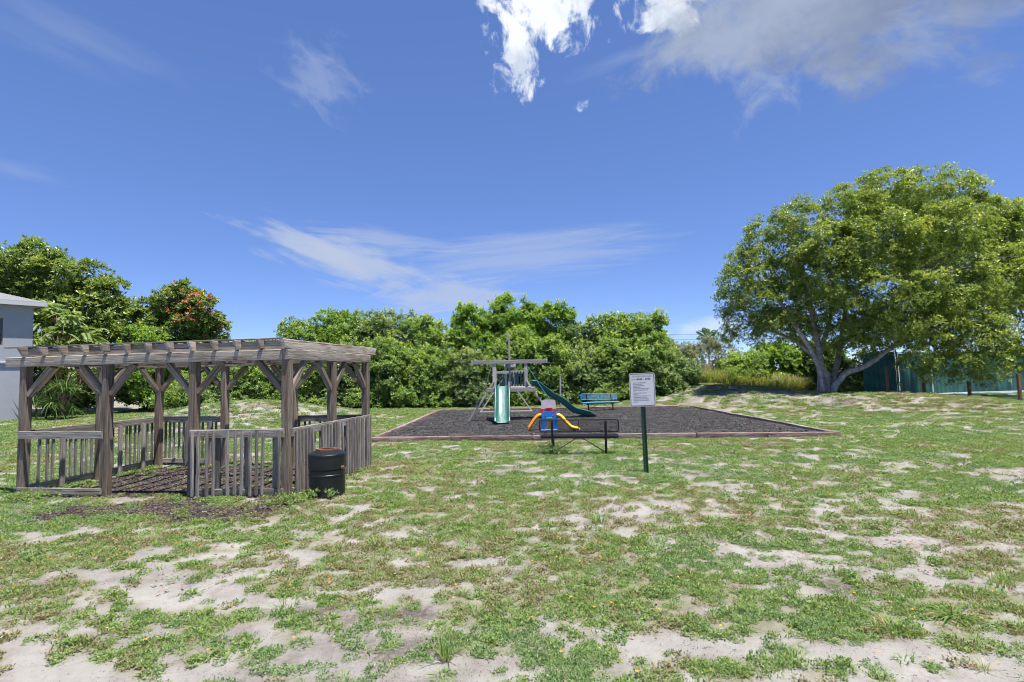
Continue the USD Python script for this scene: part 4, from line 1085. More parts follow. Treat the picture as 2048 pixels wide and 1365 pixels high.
limbs = [
    ([tb, T_(1652, 760, 27.6), T_(1640, 715, 27.6), T_(1628, 650, 27.8), T_(1612, 590, 28), T_(1600, 540, 28.6)], 0.22, 0.08),
    ([tb + [-0.2, 0.1, 0], T_(1640, 730, 27.8), T_(1600, 690, 28.2), T_(1550, 665, 29.2), T_(1505, 650, 29.8)], 0.15, 0.045),
    ([tb + [-0.1, -0.1, 0.1], T_(1630, 712, 27.4), T_(1590, 650, 27.8), T_(1555, 595, 28.6), T_(1530, 550, 29.2), T_(1518, 530, 29.5)], 0.15, 0.045),
    ([tb + [0.15, 0.2, 0], T_(1672, 740, 28), T_(1682, 680, 28.4), T_(1690, 610, 28.4), T_(1700, 520, 28.2)], 0.17, 0.07),
    ([tb + [0.3, 0, -0.05], T_(1674, 762, 27.2), T_(1700, 742, 26.8), T_(1745, 724, 26.4), T_(1795, 688, 26), T_(1850, 640, 26)], 0.18, 0.08),
    ([T_(1682, 690, 28.4), T_(1740, 640, 28), T_(1820, 570, 28), T_(1880, 520, 28), T_(1930, 480, 28.4)], 0.17, 0.07),
    ([T_(1795, 688, 26), T_(1860, 660, 26.2), T_(1930, 620, 26.4), T_(2020, 590, 27)], 0.13, 0.06),
    ([T_(1740, 640, 28), T_(1790, 620, 27.6), T_(1850, 590, 27.4), T_(1920, 540, 27.6), T_(2000, 520, 28)], 0.11, 0.05),
    ([T_(1640, 700, 27.6), T_(1660, 640, 27.6), T_(1668, 590, 27.4), T_(1660, 530, 27.2)], 0.12, 0.05),
]
tree("fig_tree", "huge spreading tree with pale forked limbs at the right of the playground", tb, masses, limbs, M["fig"], M["bark"], 11, leaf=0.13, clump=0.58, per=36, k=5, fill=0.14)

# ------------------------------------------------------------------ left-hand trees and plants
bt = np.array([-33.0, 40.0, 0.0]); bt[2] = tz(bt[0], bt[1])
tree("broadleaf_tree", "large dark broadleaf tree rising behind the grey house", bt,
     [px_mass(*m) for m in [(20, 560, 70, 52, 39), (75, 535, 55, 40, 39), (120, 570, 60, 48, 38.5), (165, 565, 42, 34, 39), (180, 610, 55, 45, 38.5), (220, 600, 32, 32, 39), (225, 650, 42, 45, 38.5), (60, 610, 70, 50, 39.5), (150, 650, 60, 50, 39.5), (-40, 560, 60, 60, 40), (210, 690, 46, 40, 39.5), (110, 690, 70, 50, 40)]],
     [([bt, at(110, 720, 40), at(120, 650, 40), at(110, 590, 40)], 0.3, 0.1), ([at(112, 700, 40), at(150, 660, 39.6), at(190, 630, 39.3)], 0.16, 0.06), ([at(115, 680, 40), at(70, 620, 40), at(40, 570, 39.6)], 0.16, 0.06)],
     M["broad"], M["bark"], 21, leaf=0.27, clump=0.85, per=20, k=6, wide=0.52)
ft = at(362, 790, 38.0); ft[2] = tz(ft[0], ft[1])
oth, op_ = tree("flowering_tree", "rounded tree with orange red flowers on its right side, above the pergola", ft,
     [px_mass(*m) for m in [(312, 640, 38, 32, 38), (350, 610, 40, 32, 38), (372, 592, 22, 20, 38), (398, 632, 42, 36, 37.6), (352, 662, 56, 34, 37.6), (424, 662, 20, 28, 38), (290, 668, 28, 28, 38), (400, 688, 40, 28, 38)]],
     [([ft, at(362, 730, 38), at(364, 680, 38), at(366, 630, 38)], 0.2, 0.07), ([at(362, 710, 38), at(335, 675, 38), at(315, 645, 38)], 0.1, 0.04), ([at(363, 700, 38), at(385, 665, 38), at(405, 640, 38)], 0.1, 0.04)],
     M["broad"], M["stem"], 22, leaf=0.22, clump=0.6, per=22, wide=0.5)
rng = np.random.default_rng(5)
wp = op_ + ft
uu = 1024 + F_PX * ((wp - CAM) @ right) / ((wp - CAM) @ fwd); vv = 682.5 - F_PX * ((wp - CAM) @ up) / ((wp - CAM) @ fwd)
outer = op_[:, 1] < np.percentile(op_[:, 1], 60)
g = np.exp(-((uu - 385) / 42) ** 2 - ((vv - 618) / 32) ** 2) + 0.8 * np.exp(-((uu - 437) / 10) ** 2 - ((vv - 665) / 16) ** 2)
sel = op_[outer & (rng.uniform(size=len(op_)) < g * 0.3)]
V, Fc, T = leaves(sel + [0.02, -0.12, 0.12], np.tile([0.1, -0.5, 1.0], (len(sel), 1)), 0.2, rng, k=6, wide=0.5)
part(oth, "flowers", (V, Fc), M["redflower"], tint=T, kind="stuff")


def feathery():
    """A light tree of drooping compound leaves: each frond a rachis with two rows of leaflets."""
    rng = np.random.default_rng(31)
    b = at(118, 815, 33.0); b[2] = tz(b[0], b[1])
    th = thing("feathery_tree", "pale green feathery tree with pinkish stems beside the grey house", "tree", b)
    hubs = [at(u, v, Y) - b for u, v, Y in [(100, 620, 33), (140, 640, 32.6), (175, 672, 32.8), (120, 665, 32.2), (85, 680, 32.4), (160, 700, 32.4), (195, 700, 33), (105, 715, 32.2), (140, 720, 32.3), (78, 640, 33), (180, 730, 32.8)]]
    Vs, stems = [], []
    for h_ in hubs:
        stems.append(limb([(0, 0, 0), h_ * [0.5, 0.5, 0.55] + rng.normal(0, 0.15, 3), h_], 0.06, 0.02, rng, 8, 5))
        for f in range(34):
            az = rng.uniform(0, 2 * np.pi); el = rng.uniform(0.0, 1.1); L = rng.uniform(0.7, 1.15)
            d = np.array([math.cos(az) * math.cos(el), math.sin(az) * math.cos(el), math.sin(el)])
            ts = np.linspace(0.15, 1, 13)
            pts = h_ + rng.normal(0, 0.18, 3) + d[None] * ts[:, None] * L - np.array([0, 0, 1.0])[None] * (ts[:, None] ** 2) * L * 0.55
            tg = np.gradient(pts, axis=0); tg /= np.linalg.norm(tg, axis=1, keepdims=True)
            sd = np.cross(tg, [0, 0, 1.0]); sd /= np.linalg.norm(sd, axis=1, keepdims=True) + 1e-9
            ll = 0.26 * (1 - 0.6 * np.abs(ts - 0.5))[:, None]
            for s in (-1, 1):
                A = pts; C = pts + sd * s * ll + tg * ll * 0.4 - [0, 0, 0.05]; m_ = (A + C) / 2
                Vs.append((np.stack([A, m_ + tg * 0.04, C, m_ - tg * 0.04], 1).reshape(-1, 3), np.vstack([np.array([[0, 1, 2], [0, 2, 3]]) + 4 * i for i in range(len(pts))]), np.repeat(np.clip(rng.normal(0.55, 0.2) + rng.normal(0, 0.1, len(pts)), 0, 1), 4)))
    V, Fc, T = join(Vs)
    part(th, "crown", (V, Fc), M["fern"], tint=T)
    part(th, "trunk", cat(*stems), M["redstem"], 60)
    pods = []
    for _ in range(60):
        h_ = hubs[rng.integers(len(hubs))] + rng.normal(0, 0.45, 3) - [0, 0.6, 0]
        pods.append(tube([h_, h_ + [rng.normal(0, 0.03), 0, -rng.uniform(0.3, 0.6)]], 0.022, 4))
    part(th, "seed_pods", cat(*pods), M["redstem"], kind="stuff")


feathery()
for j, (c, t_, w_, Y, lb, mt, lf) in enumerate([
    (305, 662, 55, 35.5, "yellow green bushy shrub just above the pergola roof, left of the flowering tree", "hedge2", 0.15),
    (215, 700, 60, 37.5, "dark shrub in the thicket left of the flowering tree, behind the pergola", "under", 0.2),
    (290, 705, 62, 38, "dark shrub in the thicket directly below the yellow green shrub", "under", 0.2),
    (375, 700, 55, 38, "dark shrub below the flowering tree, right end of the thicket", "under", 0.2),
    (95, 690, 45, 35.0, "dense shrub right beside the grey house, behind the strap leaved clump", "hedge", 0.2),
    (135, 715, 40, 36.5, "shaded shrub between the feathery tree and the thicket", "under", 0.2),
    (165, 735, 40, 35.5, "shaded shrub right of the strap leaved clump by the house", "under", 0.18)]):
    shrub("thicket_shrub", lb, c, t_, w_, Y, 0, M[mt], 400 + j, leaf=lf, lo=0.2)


def blades(n, R, h, rng, w=0.02, lean=0.5, seg=3, dry=0.5, droop=0.3):
    """n curved blades from a tuft of radius R; vertices, triangles, tints."""
    az = rng.uniform(0, 2 * np.pi, n); r = R * np.sqrt(rng.uniform(0, 1, n))
    b = np.stack([np.cos(az) * r, np.sin(az) * r, np.zeros(n)], -1)
    a2 = az + rng.normal(0, 0.7, n); ln = np.abs(rng.normal(lean, lean * 0.4, n)); H_ = h * rng.uniform(0.55, 1.15, n)
    t = np.linspace(0, 1, seg + 1)
    out = np.stack([np.cos(a2), np.sin(a2), 0 * a2], -1)
    P = b[:, None] + out[:, None] * (ln[:, None] * t[None] ** 1.6 * H_[:, None])[..., None] + np.array([0, 0, 1.0]) * (H_[:, None] * (t[None] - droop * ln[:, None] * t[None] ** 2.5))[..., None]
    sd = np.stack([-np.sin(a2), np.cos(a2), 0 * a2], -1)
    wd = w * rng.uniform(0.7, 1.3, n)[:, None] * (1 - t[None] ** 1.5 * 0.95)
    L_, R_ = P - sd[:, None] * wd[..., None] / 2, P + sd[:, None] * wd[..., None] / 2
    V = np.stack([L_, R_], 2).reshape(n, -1, 3)
    f = np.array([[(2 * i, 2 * i + 1, 2 * i + 3), (2 * i, 2 * i + 3, 2 * i + 2)] for i in range(seg)]).reshape(-1, 3)
    Fc = (f[None] + (np.arange(n) * 2 * (seg + 1))[:, None, None]).reshape(-1, 3)
    T = np.repeat(np.clip(rng.normal(dry, 0.2, n), 0, 1), 2 * (seg + 1))
    return V.reshape(-1, 3), Fc, T


sc = at(106, 838, 29.8); sc[2] = tz(sc[0], sc[1])
th = thing("strap_leaf_plant", "tall clump of drooping strap leaves at the corner of the grey house", "plant", sc)
rng = np.random.default_rng(8)
pz = []
for i in range(13):
    o = np.array([rng.uniform(-1.2, 1.0), rng.uniform(-0.5, 0.5), rng.uniform(0.1, 1.7)])
    v, f, t = blades(44, 0.06, 1.1, rng, 0.06, 0.85, 4, 0.45, 0.95)
    pz.append((v + o, f, t))
V, Fc, T = join(pz); part(th, "leaves", (V, Fc), M["strap"], tint=T)
part(th, "stems", cat(*[limb([(x, 0, -0.1), (x * 1.1, 0.05, 0.8), (x * 1.2, 0, 1.7)], 0.06, 0.04, rng, 5, 6) for x in (-0.9, -0.4, 0.1, 0.6)]), M["stem"], 60)

# distant palm
pb = at(1418, 745, 62.0); pb[2] = tz(pb[0], pb[1])
th = thing("palm_tree", "small distant palm with a few raised fronds above the grey green shrub", "palm tree", pb)
ph = at(1418, 676, 62)[2] - pb[2]
part(th, "trunk", limb([(0, 0, 0), (0.1, 0, ph * 0.5), (0, 0, ph)], 0.16, 0.11, np.random.default_rng(1), 8, 8), M["bark"], 60)
rng = np.random.default_rng(6); fr = []
for az, el, L in [(0.2, 0.9, 1.9), (3.0, 0.85, 1.9), (1.2, 1.4, 1.7), (4.0, 1.2, 1.6), (2.4, 0.35, 1.6), (0.5, 0.3, 1.6), (5.3, 0.7, 1.7), (2.8, 1.3, 1.9)]:
    d = np.array([math.cos(az) * math.cos(el), math.sin(az) * math.cos(el) * 0.5, math.sin(el)])
    ts = np.linspace(0.08, 1, 22); pts = np.array([0, 0, ph]) + d * ts[:, None] * L - np.array([0, 0, 1.0]) * ts[:, None] ** 2.4 * L * 0.35
    tg = np.gradient(pts, axis=0); tg /= np.linalg.norm(tg, axis=1, keepdims=True)
    sd = np.cross(tg, [0.2, 1.0, 0.1]); sd /= np.linalg.norm(sd, axis=1, keepdims=True)
    ll = (0.34 * np.sin(np.pi * np.clip(ts * 0.9 + 0.1, 0, 1)) + 0.04)[:, None]
    for s in (-1, 1):
        C = pts + sd * s * ll * 0.8 + tg * ll * 0.6 - [0, 0, 0.1]; m_ = (pts + C) / 2
        fr.append((np.stack([pts, m_ + tg * 0.05, C, m_ - tg * 0.05], 1).reshape(-1, 3), np.vstack([np.array([[0, 1, 2], [0, 2, 3]]) + 4 * i for i in range(len(pts))]), np.repeat(np.clip(rng.normal(0.5, 0.2, len(pts)), 0, 1), 4)))
V, Fc, T = join(fr); part(th, "crown", (V, Fc), M["strap"], tint=T)

# ------------------------------------------------------------------ scattered ground plants
def instancer(name, label, category, protos, pos, rot, scale, idx):
    pi = UsdGeom.PointInstancer.Define(stage, free("/World/" + name))
    base = str(pi.GetPath())
    targets = []
    for pname, (v, f, t), mat in protos:
        p = part(base, pname, (v, f), mat, tint=t); targets.append(Sdf.Path(p))
    pi.CreatePrototypesRel().SetTargets(targets)
    pi.CreateProtoIndicesAttr(Vt.IntArray.FromNumpy(np.asarray(idx, np.int32)))
    pi.CreatePositionsAttr(Vt.Vec3fArray.FromNumpy(np.asarray(pos, np.float32)))
    q = [Gf.Quath(float(math.cos(a / 2)), 0.0, 0.0, float(math.sin(a / 2))) for a in rot]
    pi.CreateOrientationsAttr(Vt.QuathArray(q))
    pi.CreateScalesAttr(Vt.Vec3fArray.FromNumpy(np.asarray(scale, np.float32)))
    tag(pi.GetPrim(), label, category, kind="stuff")


def creeping(n, R, leaf, h, rng, tone=0.5):
    """A flat mat of small leaves on short stems, denser at the middle, ragged at the rim."""
    ang = rng.uniform(0, 2 * np.pi, n)
    arms = rng.uniform(0.55, 1.0, 7)
    rim_ = R * np.interp(ang, np.linspace(0, 2 * np.pi, 8), np.append(arms, arms[0]))
    r = rim_ * np.sqrt(rng.uniform(0, 1, n))
    z = h * rng.uniform(0.15, 1.0, n) * (1.05 - 0.75 * r / R)
    pos = np.stack([np.cos(ang) * r, np.sin(ang) * r, z], -1)
    ax = np.stack([rng.normal(0, 0.55, n), rng.normal(0, 0.55, n), np.ones(n)], -1)
    return leaves(pos, ax, leaf, rng, k=3, spread=(0.6, 1.5), wide=0.5, tint=np.clip(rng.normal(tone, 0.15, n), 0, 1), tvar=0.12)


rng = np.random.default_rng(77)
protos = []
for i in range(5):
    protos.append(("creeping_weed", creeping(40, 0.13, 0.031, 0.05, rng, 0.5), M["weed"]))
for i in range(4):
    protos.append(("clover_mat", creeping(48, 0.13, 0.026, 0.04, rng, 0.5), M["weed2"]))
for i in range(3):
    protos.append(("dry_weed", creeping(28, 0.12, 0.03, 0.045, rng, 0.5), M["weed3"]))
for i in range(4):
    protos.append(("grass_sprig", blades(24, 0.06, 0.08, rng, 0.008, 1.0, 3, 0.5, 0.4), M["grass"]))
nP = len(protos)


def scatter(y0, y1, dens, rng, side=1.05, extra=1.2):
    area = (y1 - y0) * (side * (y0 + y1) + 2 * extra)
    n = int(area * dens)
    y = np.sqrt(rng.uniform(y0 ** 2, y1 ** 2, n)); x = rng.uniform(-1, 1, n) * (side * y + extra)
    return x, y


PX, PY, SC, ID = [], [], [], []
for y0, y1, dens, sc_ in ((2.6, 6.0, 210, 0.72), (6.0, 10.0, 130, 0.9), (10.0, 16.0, 62, 1.25), (16.0, 24.0, 30, 1.7), (24.0, 36.5, 15, 2.3)):
    x, y = scatter(y0, y1, dens, rng)
    c = cover(x, y)
    ok = rng.uniform(size=len(x)) < c ** 1.1 * 0.85 + 0.06
    x, y = x[ok], y[ok]
    kind = meshkit.fbm(np.stack([x * 0.5, y * 0.5, 0 * x + 3], -1), 3, 71) + rng.normal(0, 0.1, len(x))
    idx = np.where(kind < 0.44, rng.integers(5, 9, len(x)), np.where(kind < 0.6, rng.integers(0, 5, len(x)), rng.integers(9, 12, len(x))))
    gr = rng.uniform(size=len(x)) < 0.3 + 0.15 * (kind > 0.55)
    idx = np.where(gr, rng.integers(12, 16, len(x)), idx)
    PX.append(x); PY.append(y); ID.append(idx); SC.append(sc_ * rng.uniform(0.6, 1.35, len(x)))
PX, PY, SC, ID = map(np.concatenate, (PX, PY, SC, ID))
sc3 = np.stack([SC, SC, SC * rng.uniform(0.6, 1.2, len(SC)) / np.sqrt(np.maximum(SC, 1))], -1)
instancer("ground_cover", "low green weeds, clover and grass growing in patches over the sandy lawn", "ground cover", protos, np.stack([PX, PY, terrain(PX, PY) - 0.004], -1), rng.uniform(0, 2 * np.pi, len(PX)), sc3, ID)

# mulch chips
def chips(n, R, size, rng):
    p = np.stack([rng.uniform(-R, R, n), rng.uniform(-R, R, n), rng.uniform(0, 0.012, n)], -1)
    a = rng.uniform(0, 2 * np.pi, n); tl = rng.normal(0, 0.3, n)
    d = np.stack([np.cos(a), np.sin(a), np.sin(tl)], -1) * (size * rng.uniform(0.5, 1.5, n))[:, None]
    s = np.stack([-np.sin(a), np.cos(a), rng.normal(0, 0.4, n)], -1) * (size * rng.uniform(0.2, 0.5, n))[:, None]
    u = np.array([0, 0, 1.0]) * size * 0.22
    V = np.stack([p - d / 2 - s / 2, p + d / 2 - s / 2, p + d / 2 + s / 2, p - d / 2 + s / 2, p + u], 1).reshape(-1, 3)
    Fc = (np.array([[0, 1, 4], [1, 2, 4], [2, 3, 4], [3, 0, 4]])[None] + (np.arange(n) * 5)[:, None, None]).reshape(-1, 3)
    return V, Fc, np.repeat(np.clip(rng.beta(1.4, 1.7, n), 0, 1), 5)


cp = [("chip_spread", chips(150, 0.4, 0.06, rng), M["chip"]) for _ in range(4)]
n = 900
s_, t_ = rng.uniform(0.025, 0.975, n), rng.uniform(0.025, 0.975, n)
q = np.array([pit_point(a, b) for a, b in zip(s_, t_)])
zz = 0.075 + (meshkit.fbm(np.c_[q, np.zeros(n)] * 0.8, 3, 5) - 0.5) * 0.07
instancer("rubber_mulch_chips", "loose black rubber chips covering the play bed", "mulch", cp, np.c_[q, zz], rng.uniform(0, 6.28, n), np.ones((n, 3)), rng.integers(0, 4, n))
bp = [("bark_spread", chips(60, 0.2, 0.035, rng), M["bark_chip"]) for _ in range(4)]
n = 5200
lx, ly = rng.uniform(-0.3, PW + 0.3, n), rng.uniform(-1.7, PD + 0.2, n)
w_ = P1 + U * lx[:, None] + Vv * ly[:, None]
ok = rng.uniform(size=n) < mulch_amount(w_[:, 0], w_[:, 1]) * 0.75
w_ = w_[ok]; n = len(w_)
instancer("bark_mulch", "dark bark mulch strewn under and in front of the pergola", "mulch", bp, np.c_[w_, terrain(w_[:, 0], w_[:, 1])], rng.uniform(0, 6.28, n), rng.uniform(0.8, 1.3, (n, 1)) * np.ones((1, 3)), rng.integers(0, 4, n))
# dry litter and twigs on the sand
lp = [("twig_litter", chips(34, 0.25, 0.013, rng), M["bark_chip"]) for _ in range(4)]
x, y = scatter(2.6, 14, 22, rng)
instancer("leaf_litter", "dry leaf bits and twigs scattered on the bare sand", "litter", lp, np.c_[x, y, terrain(x, y)], rng.uniform(0, 6.28, len(x)), np.repeat(rng.uniform(0.4, 1.0, (len(x), 1)), 3, 1) * [1, 1, 0.6], rng.integers(0, 4, len(x)))
tp = [("thatch_spread", chips(46, 0.28, 0.03, rng), M["thatch"]) for _ in range(4)]
x, y = scatter(3.4, 30, 7, rng); ok = (1 - inside(PIT, x, y, 0.05) > 0.5) & (rng.uniform(size=len(x)) < (0.1 + 0.5 * (meshkit.fbm(np.c_[x * 0.6, y * 0.6, 0 * x], 3, 88) > 0.53)) * smoothstep(3.5, 7, y)); x, y = x[ok], y[ok]
instancer("dry_thatch", "pinkish brown dry thatch lying between the weeds", "thatch", tp, np.c_[x, y, terrain(x, y) + 0.004], rng.uniform(0, 6.28, len(x)), np.repeat(rng.uniform(0.7, 1.5, (len(x), 1)), 3, 1) * [1, 1, 0.7], rng.integers(0, 4, len(x)))
# little orange flowers
fp = []
v, f, t = leaves(np.array([[0, 0, 0.05]]), np.array([[0, 0, 1.0]]), 0.014, rng, k=6, spread=(1.2, 1.5), wide=0.6); fp.append(("flower_head", (v, f, t), M["flower"]))
x, y = scatter(3, 12, 3.2, rng); ok = cover(x, y) > 0.6; x, y = x[ok], y[ok]
instancer("orange_wildflowers", "tiny orange wildflowers dotted through the weeds", "flowers", fp, np.c_[x, y, terrain(x, y)], rng.uniform(0, 6.28, len(x)), np.ones((len(x), 3)) * 0.9, np.zeros(len(x)))

# single grass tufts that stand out
def tuft(label, u, v, h, n, R, mat="grass", w=0.009, lean=0.75, dry=0.45):
    b = on_ground(u, v); b[2] = tz(b[0], b[1]); b = on_ground(u, v, b[2]); b[2] = tz(b[0], b[1]) - 0.01
    rng = np.random.default_rng(int(u * 7 + v))
    t_ = thing("grass_tuft", label, "grass tuft", b)
    V, Fc, T = blades(n, R, h, rng, w, lean, 4, dry, 0.45); part(t_, "blades", (V, Fc), M[mat], tint=T, kind="stuff")
    V, Fc, T = blades(max(9, n // 5), R, h * 0.8, rng, w, lean * 1.2, 4, 0.95, 0.5); part(t_, "dry_blades", (V, Fc), M["drygrass"], tint=T, kind="stuff")


tuft("upright grass tuft alone on bare sand at the bottom centre", 893, 1322, 0.2, 34, 0.035, w=0.008, lean=0.6)
tuft("wide flat rosette of broad grass blades at the lower right", 1905, 1236, 0.16, 60, 0.06, w=0.013, lean=1.5)
tuft("dense bright grass tuft in the middle distance below the rules sign", 1200, 1046, 0.2, 60, 0.1, w=0.011)
tuft("grass tuft left of centre, below the trash barrel's right", 752, 1092, 0.17, 44, 0.1, w=0.01)
tuft("olive grass tuft on the sand edge at lower right of centre", 1788, 1262, 0.13, 60, 0.12, lean=0.9, dry=0.75)
tuft("small wispy dry tuft alone on the sand at bottom right", 1966, 1342, 0.12, 24, 0.03, w=0.005, lean=0.9, dry=0.85)
tuft("fine bushy grass tuft at the right edge of the lawn", 2002, 1172, 0.17, 70, 0.09, w=0.007, lean=0.7, dry=0.6)
tuft("spiky grass tuft beside a bare patch right of centre", 1378, 1152, 0.15, 40, 0.05, w=0.008, lean=1.1)
tuft("grass tuft in the left part of the lawn among weeds", 575, 1218, 0.14, 50, 0.09, w=0.007, dry=0.55)
tuft("grass tuft hugging the foot of the rules sign post", 1288, 956, 0.12, 40, 0.08)
rng = np.random.default_rng(9)


def weed(label, u, v, h, n, R, leaf, name="weed_plant", mat="weed2"):
    b = on_ground(u, v); b[2] = tz(b[0], b[1])
    t_ = thing(name, label, "weed", b)
    k = 60
    p = np.stack([rng.normal(0, R * 0.5, n), rng.normal(0, R * 0.5, n), rng.uniform(0.02, h, n)], -1)
    V, Fc, T = leaves(p, np.stack([p[:, 0] / R, p[:, 1] / R, np.ones(n)], -1), leaf, rng, k=4, spread=(0.4, 1.3)); part(t_, "leaves", (V, Fc), M[mat], tint=T)
    part(t_, "stems", cat(*[tube([(0, 0, 0), p[i] * [0.6, 0.6, 0.6], p[i]], 0.003, 4) for i in range(0, n, max(1, n // 12))]), M["stem"])


weed("bushy low weed at the left leg of the black bench", 1098, 911, 0.2, 260, 0.42, 0.045)
weed("small leafy weed in front of the trash barrel", 660, 1003, 0.13, 26, 0.06, 0.05, mat="weed")
weed("pair of leafy weeds at the trash barrel's left foot", 622, 1004, 0.16, 40, 0.12, 0.045, mat="weed")
weed("leafy weeds at the foot of the pergola's front left post", 48, 1000, 0.14, 150, 0.35, 0.05, mat="weed")
weed("weeds growing along the front panel of the pergola near the barrel", 585, 1012, 0.13, 130, 0.3, 0.045, mat="weed")

# tall dry grass at the right end of the hedge and behind the blue bench
gp_ = [("tall_blades", blades(50, 0.35, 1.15, rng, 0.04, 0.55, 3, 0.45, 0.5), M["drygrass"]) for _ in range(4)] + [("green_blades", blades(50, 0.35, 1.0, rng, 0.045, 0.6, 3, 0.75, 0.5), M["grass"]) for _ in range(2)]
pts = []
for _ in range(230):
    u_ = rng.uniform(1350, 1600); Y = rng.uniform(33.4, 36.2); pts.append((at(u_, 750, Y)[0], Y, 1.0))
for _ in range(26):
    u_ = rng.uniform(1190, 1228); Y = rng.uniform(32.2, 33.2); pts.append((at(u_, 750, Y)[0], Y, 0.85))
for _ in range(30):
    u_ = rng.uniform(420, 560); Y = rng.uniform(31.8, 33.4); pts.append((at(u_, 750, Y)[0], Y, 0.6))
pts = np.array(pts)
instancer("tall_dry_grass", "tall half dry grass along the foot of the hedge", "dry grass", gp_, np.c_[pts[:, :2], terrain(pts[:, 0], pts[:, 1]) - 0.03], rng.uniform(0, 6.28, len(pts)), (pts[:, 2] * rng.uniform(0.75, 1.2, len(pts)))[:, None] * np.ones((1, 3)), rng.integers(0, 6, len(pts)))

# ------------------------------------------------------------------ grey house on the left
K = np.array([-26.65, 30.0]); hd = np.array([0.6, 0.8])
hz = tz(*K) - 0.05
ho = thing("house", "grey stucco two storey house with shingle roof, cut by the left edge", "house", (K[0], K[1], hz), math.atan2(hd[1], hd[0]))
# local: x towards the corner (x <= 0 is wall), y to the left of it = into the house is +y? the wall's outer face looks towards -y
LW, DW, HW = 7.0, 8.0, 6.35
part(ho, "lower_wall", bx(-LW, 0, 0, DW, -0.3, 3.12), M["stucco"])
win = (-1.82, -1.19, 4.1, 5.55)
wall = sbox(-LW - 0.03, 3.24, 0.04, HW).difference(sbox(win[0], win[2], win[1], win[3]))
wm = trimesh.creation.extrude_polygon(wall, 0.25, engine="earcut"); wm.apply_transform(stand); wm.apply_translation([0, 0.2, 0])
part(ho, "upper_wall", cat(wm, bx(-0.21, 0.04, 0.2, DW + 0.04, 3.24, HW), bx(-LW - 0.03, -0.22, DW - 0.2, DW + 0.04, 3.24, HW)), M["stucco"])
part(ho, "ledge", bx(-LW - 0.08, 0.1, -0.11, DW + 0.1, 3.12, 3.238, 0.01), M["trim"])
ov = 0.5
roofpts = np.array([(-LW - ov, -ov, HW + 0.16), (ov, -ov, HW + 0.16), (ov, DW + ov, HW + 0.16), (-LW - ov, DW + ov, HW + 0.16), (-LW + 3, DW / 2, HW + 1.5), (-3.0, DW / 2, HW + 1.5), (-LW - ov, -ov, HW + 0.1), (ov, -ov, HW + 0.1), (ov, DW + ov, HW + 0.1), (-LW - ov, DW + ov, HW + 0.1)])
roof = part(ho, "roof", trimesh.convex.convex_hull(roofpts), M["shingle"])
part(roof, "fascia", cat(bx(-LW - ov - 0.02, ov + 0.02, -ov - 0.03, -ov, HW - 0.08, HW + 0.14), bx(ov, ov + 0.03, -ov, DW + ov, HW - 0.08, HW + 0.14)), M["trim"])
part(roof, "soffit", bx(-LW - ov, ov - 0.003, -ov + 0.003, DW + ov, HW + 0.002, HW + 0.03), M["trim"])
wd = part(ho, "window", cat(bx(win[0], win[0] + 0.05, 0.0, 0.08, win[2], win[3]), bx(win[1] - 0.05, win[1], 0.0, 0.08, win[2], win[3]), bx(win[0] + 0.05, win[1] - 0.05, 0.0, 0.08, win[2], win[2] + 0.05), bx(win[0] + 0.05, win[1] - 0.05, 0.0, 0.08, win[3] - 0.05, win[3]), bx(win[0] + 0.05, win[1] - 0.05, 0.0, 0.08, 4.79, 4.83)), M["frame_brown"])
part(wd, "pane", bx(win[0] + 0.04, win[1] - 0.04, 0.035, 0.041, win[2] + 0.04, win[3] - 0.04), M["dark_pane"])
for k in range(16):
    z = 4.86 + k * 0.042
    part(wd, "blind_slat", bx(win[0] + 0.06, win[1] - 0.06, 0.09, 0.12, z, z + 0.034), M["blind"])
part(wd, "room", bx(win[0] - 0.1, win[1] + 0.1, 0.205, 0.24, win[2] - 0.1, win[3] + 0.1), M["room"])

# ------------------------------------------------------------------ tennis court and fences on the right
cz = -0.1
solo("court", cat(bx(15.5, 70, 27.2, 60, cz - 0.3, cz + 0.14)), M["court"], kind="structure", label="pale blue grey court surface behind the right mound")


def screen_fence(name, label, pts, h, seg=3.0):
    pts = [np.array(p, float) for p in pts]
    o = np.array([*pts[0], cz]); th = thing(name, label, "fence", o)
    rng = np.random.default_rng(14)
    for a, b in zip(pts[:-1], pts[1:]):
        L = np.linalg.norm(b - a); n = max(1, int(round(L / seg))); d = (b - a) / L; nr = np.array([d[1], -d[0]])
        for i in range(n):
            p, q = a + d * L * i / n, a + d * L * (i + 1) / n
            part(th, "post", tube([(*(p - o[:2]), -0.2), (*(p - o[:2]), h + 0.1)], 0.035, 8), M["galv"], 40)
            m_ = 40
            s = np.linspace(0.0, 1.0, m_); zs = np.linspace(0.05, h, 12)
            S = np.zeros((12, m_, 3)); xy = (p - o[:2]) + (q - p) * s[:, None]
            ph_ = rng.uniform(0, 6)
            for k, z in enumerate(zs):
                wv = 0.05 * np.sin(s * 23 + ph_ + 0.6 * z) * (0.4 + 0.6 * np.sin(s * 5 + ph_)) + 0.03 * np.sin(s * 47 + z)
                S[k, :, :2] = xy + nr * (0.05 + np.maximum(wv, -0.005)[:, None]); S[k, :, 2] = z
            part(th, "screen_panel", sheet(S, 0.004), M["screen"], 60)
        part(th, "top_rail", tube([(*(a - o[:2]), h + 0.05), (*(b - o[:2]), h + 0.05)], 0.025, 8), M["galv"], 40)
    part(th, "post", tube([(*(pts[-1] - o[:2]), -0.2), (*(pts[-1] - o[:2]), h + 0.1)], 0.035, 8), M["galv"], 40)
    return th


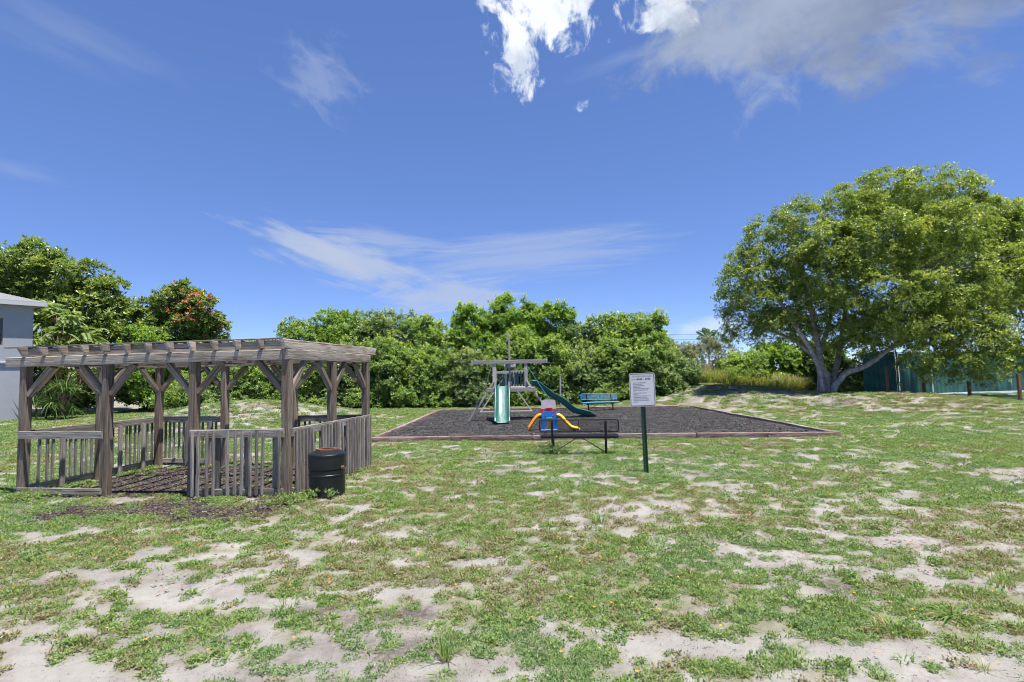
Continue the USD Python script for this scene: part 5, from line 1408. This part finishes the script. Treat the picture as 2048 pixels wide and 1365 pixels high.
c0 = at(1729, 760, 34.0)[:2]; c1 = at(1795, 760, 31.5)[:2]
screen_fence("windscreen_fence", "court fence hung with teal windscreen fabric behind the big tree", [c0, c1], 2.9, 1.4)
screen_fence("windscreen_fence", "long far fence with dim teal windscreen under the tree's hanging branches", [at(1797, 760, 36.5)[:2], at(1925, 760, 38.5)[:2], at(2300, 760, 40)[:2]], 2.9, 3.4)
lf = thing("chain_link_fence", "low chain link fence on wooden posts along the back of the right mound", "fence", (0, 0, 0))
fpts = [(1776, 787, 29.2, 735), (1849, 790, 27.6, 752), (1940, 799, 25.8, 762), (2041, 807, 23.6, 748), (2160, 822, 21.5, 755)]
tops = []
for u_, v_, Y, vt in fpts:
    b = at(u_, v_, Y); zt = at(u_, vt, Y)[2]; zb_ = tz(b[0], b[1]) - 0.2
    beam(lf, "wooden_post", (b[0], b[1], min(zb_, b[2] - 0.1)), (b[0], b[1], zt), 0.11, 0.11, M["fencewood"], upv=(0, 1, 0))
    tops.append(b)
for a, b in zip(tops[2:-1], tops[3:]):
    L = np.linalg.norm((b - a)[:2]); mp = mesh_panel(L - 0.12, 0.75, 0.09, 0.003)
    mp.apply_translation([L / 2, 0, 0])
    dz = (b[2] - a[2]) / L
    mp.vertices[:, 2] += mp.vertices[:, 0] * dz
    part(lf, "wire_mesh", mp, M["galv"], m=mat4(rotz(math.atan2(b[1] - a[1], b[0] - a[0])), (a[0], a[1], a[2])))

# ------------------------------------------------------------------ wires and a bird far off
for k, (dz, lb) in enumerate(((0.0, "upper power line crossing the sky gap right of the hedge"), (-0.7, "lower power line crossing the sky gap right of the hedge"))):
    a, b = at(900, 668, 75), at(1900, 662, 75)
    P = np.array([a + (b - a) * t + [0, 0, dz - 1.2 * math.sin(math.pi * t) + 0.9] for t in np.linspace(0, 1, 24)])
    solo("power_line", tube(P, 0.022, 5), M["cable"], lb, "power line")
bd = at(1147, 616, 45)
tb_ = thing("bird", "tiny grey bird gliding in the sky above the hedge", "bird", bd)
body = trimesh.creation.icosphere(2, 0.06); body.apply_scale([2.4, 0.9, 0.8]); part(tb_, "body", body, M["bird"], True)
for s in (-1, 1):
    wg = sheet(np.array([[(0.07, s * 0.03, 0.02), (0.05, s * 0.18, 0.07), (-0.04, s * 0.36, 0.05)], [(-0.07, s * 0.03, 0.02), (-0.06, s * 0.18, 0.07), (-0.08, s * 0.37, 0.05)]]), 0.006)
    part(tb_, "wing", wg, M["bird"])
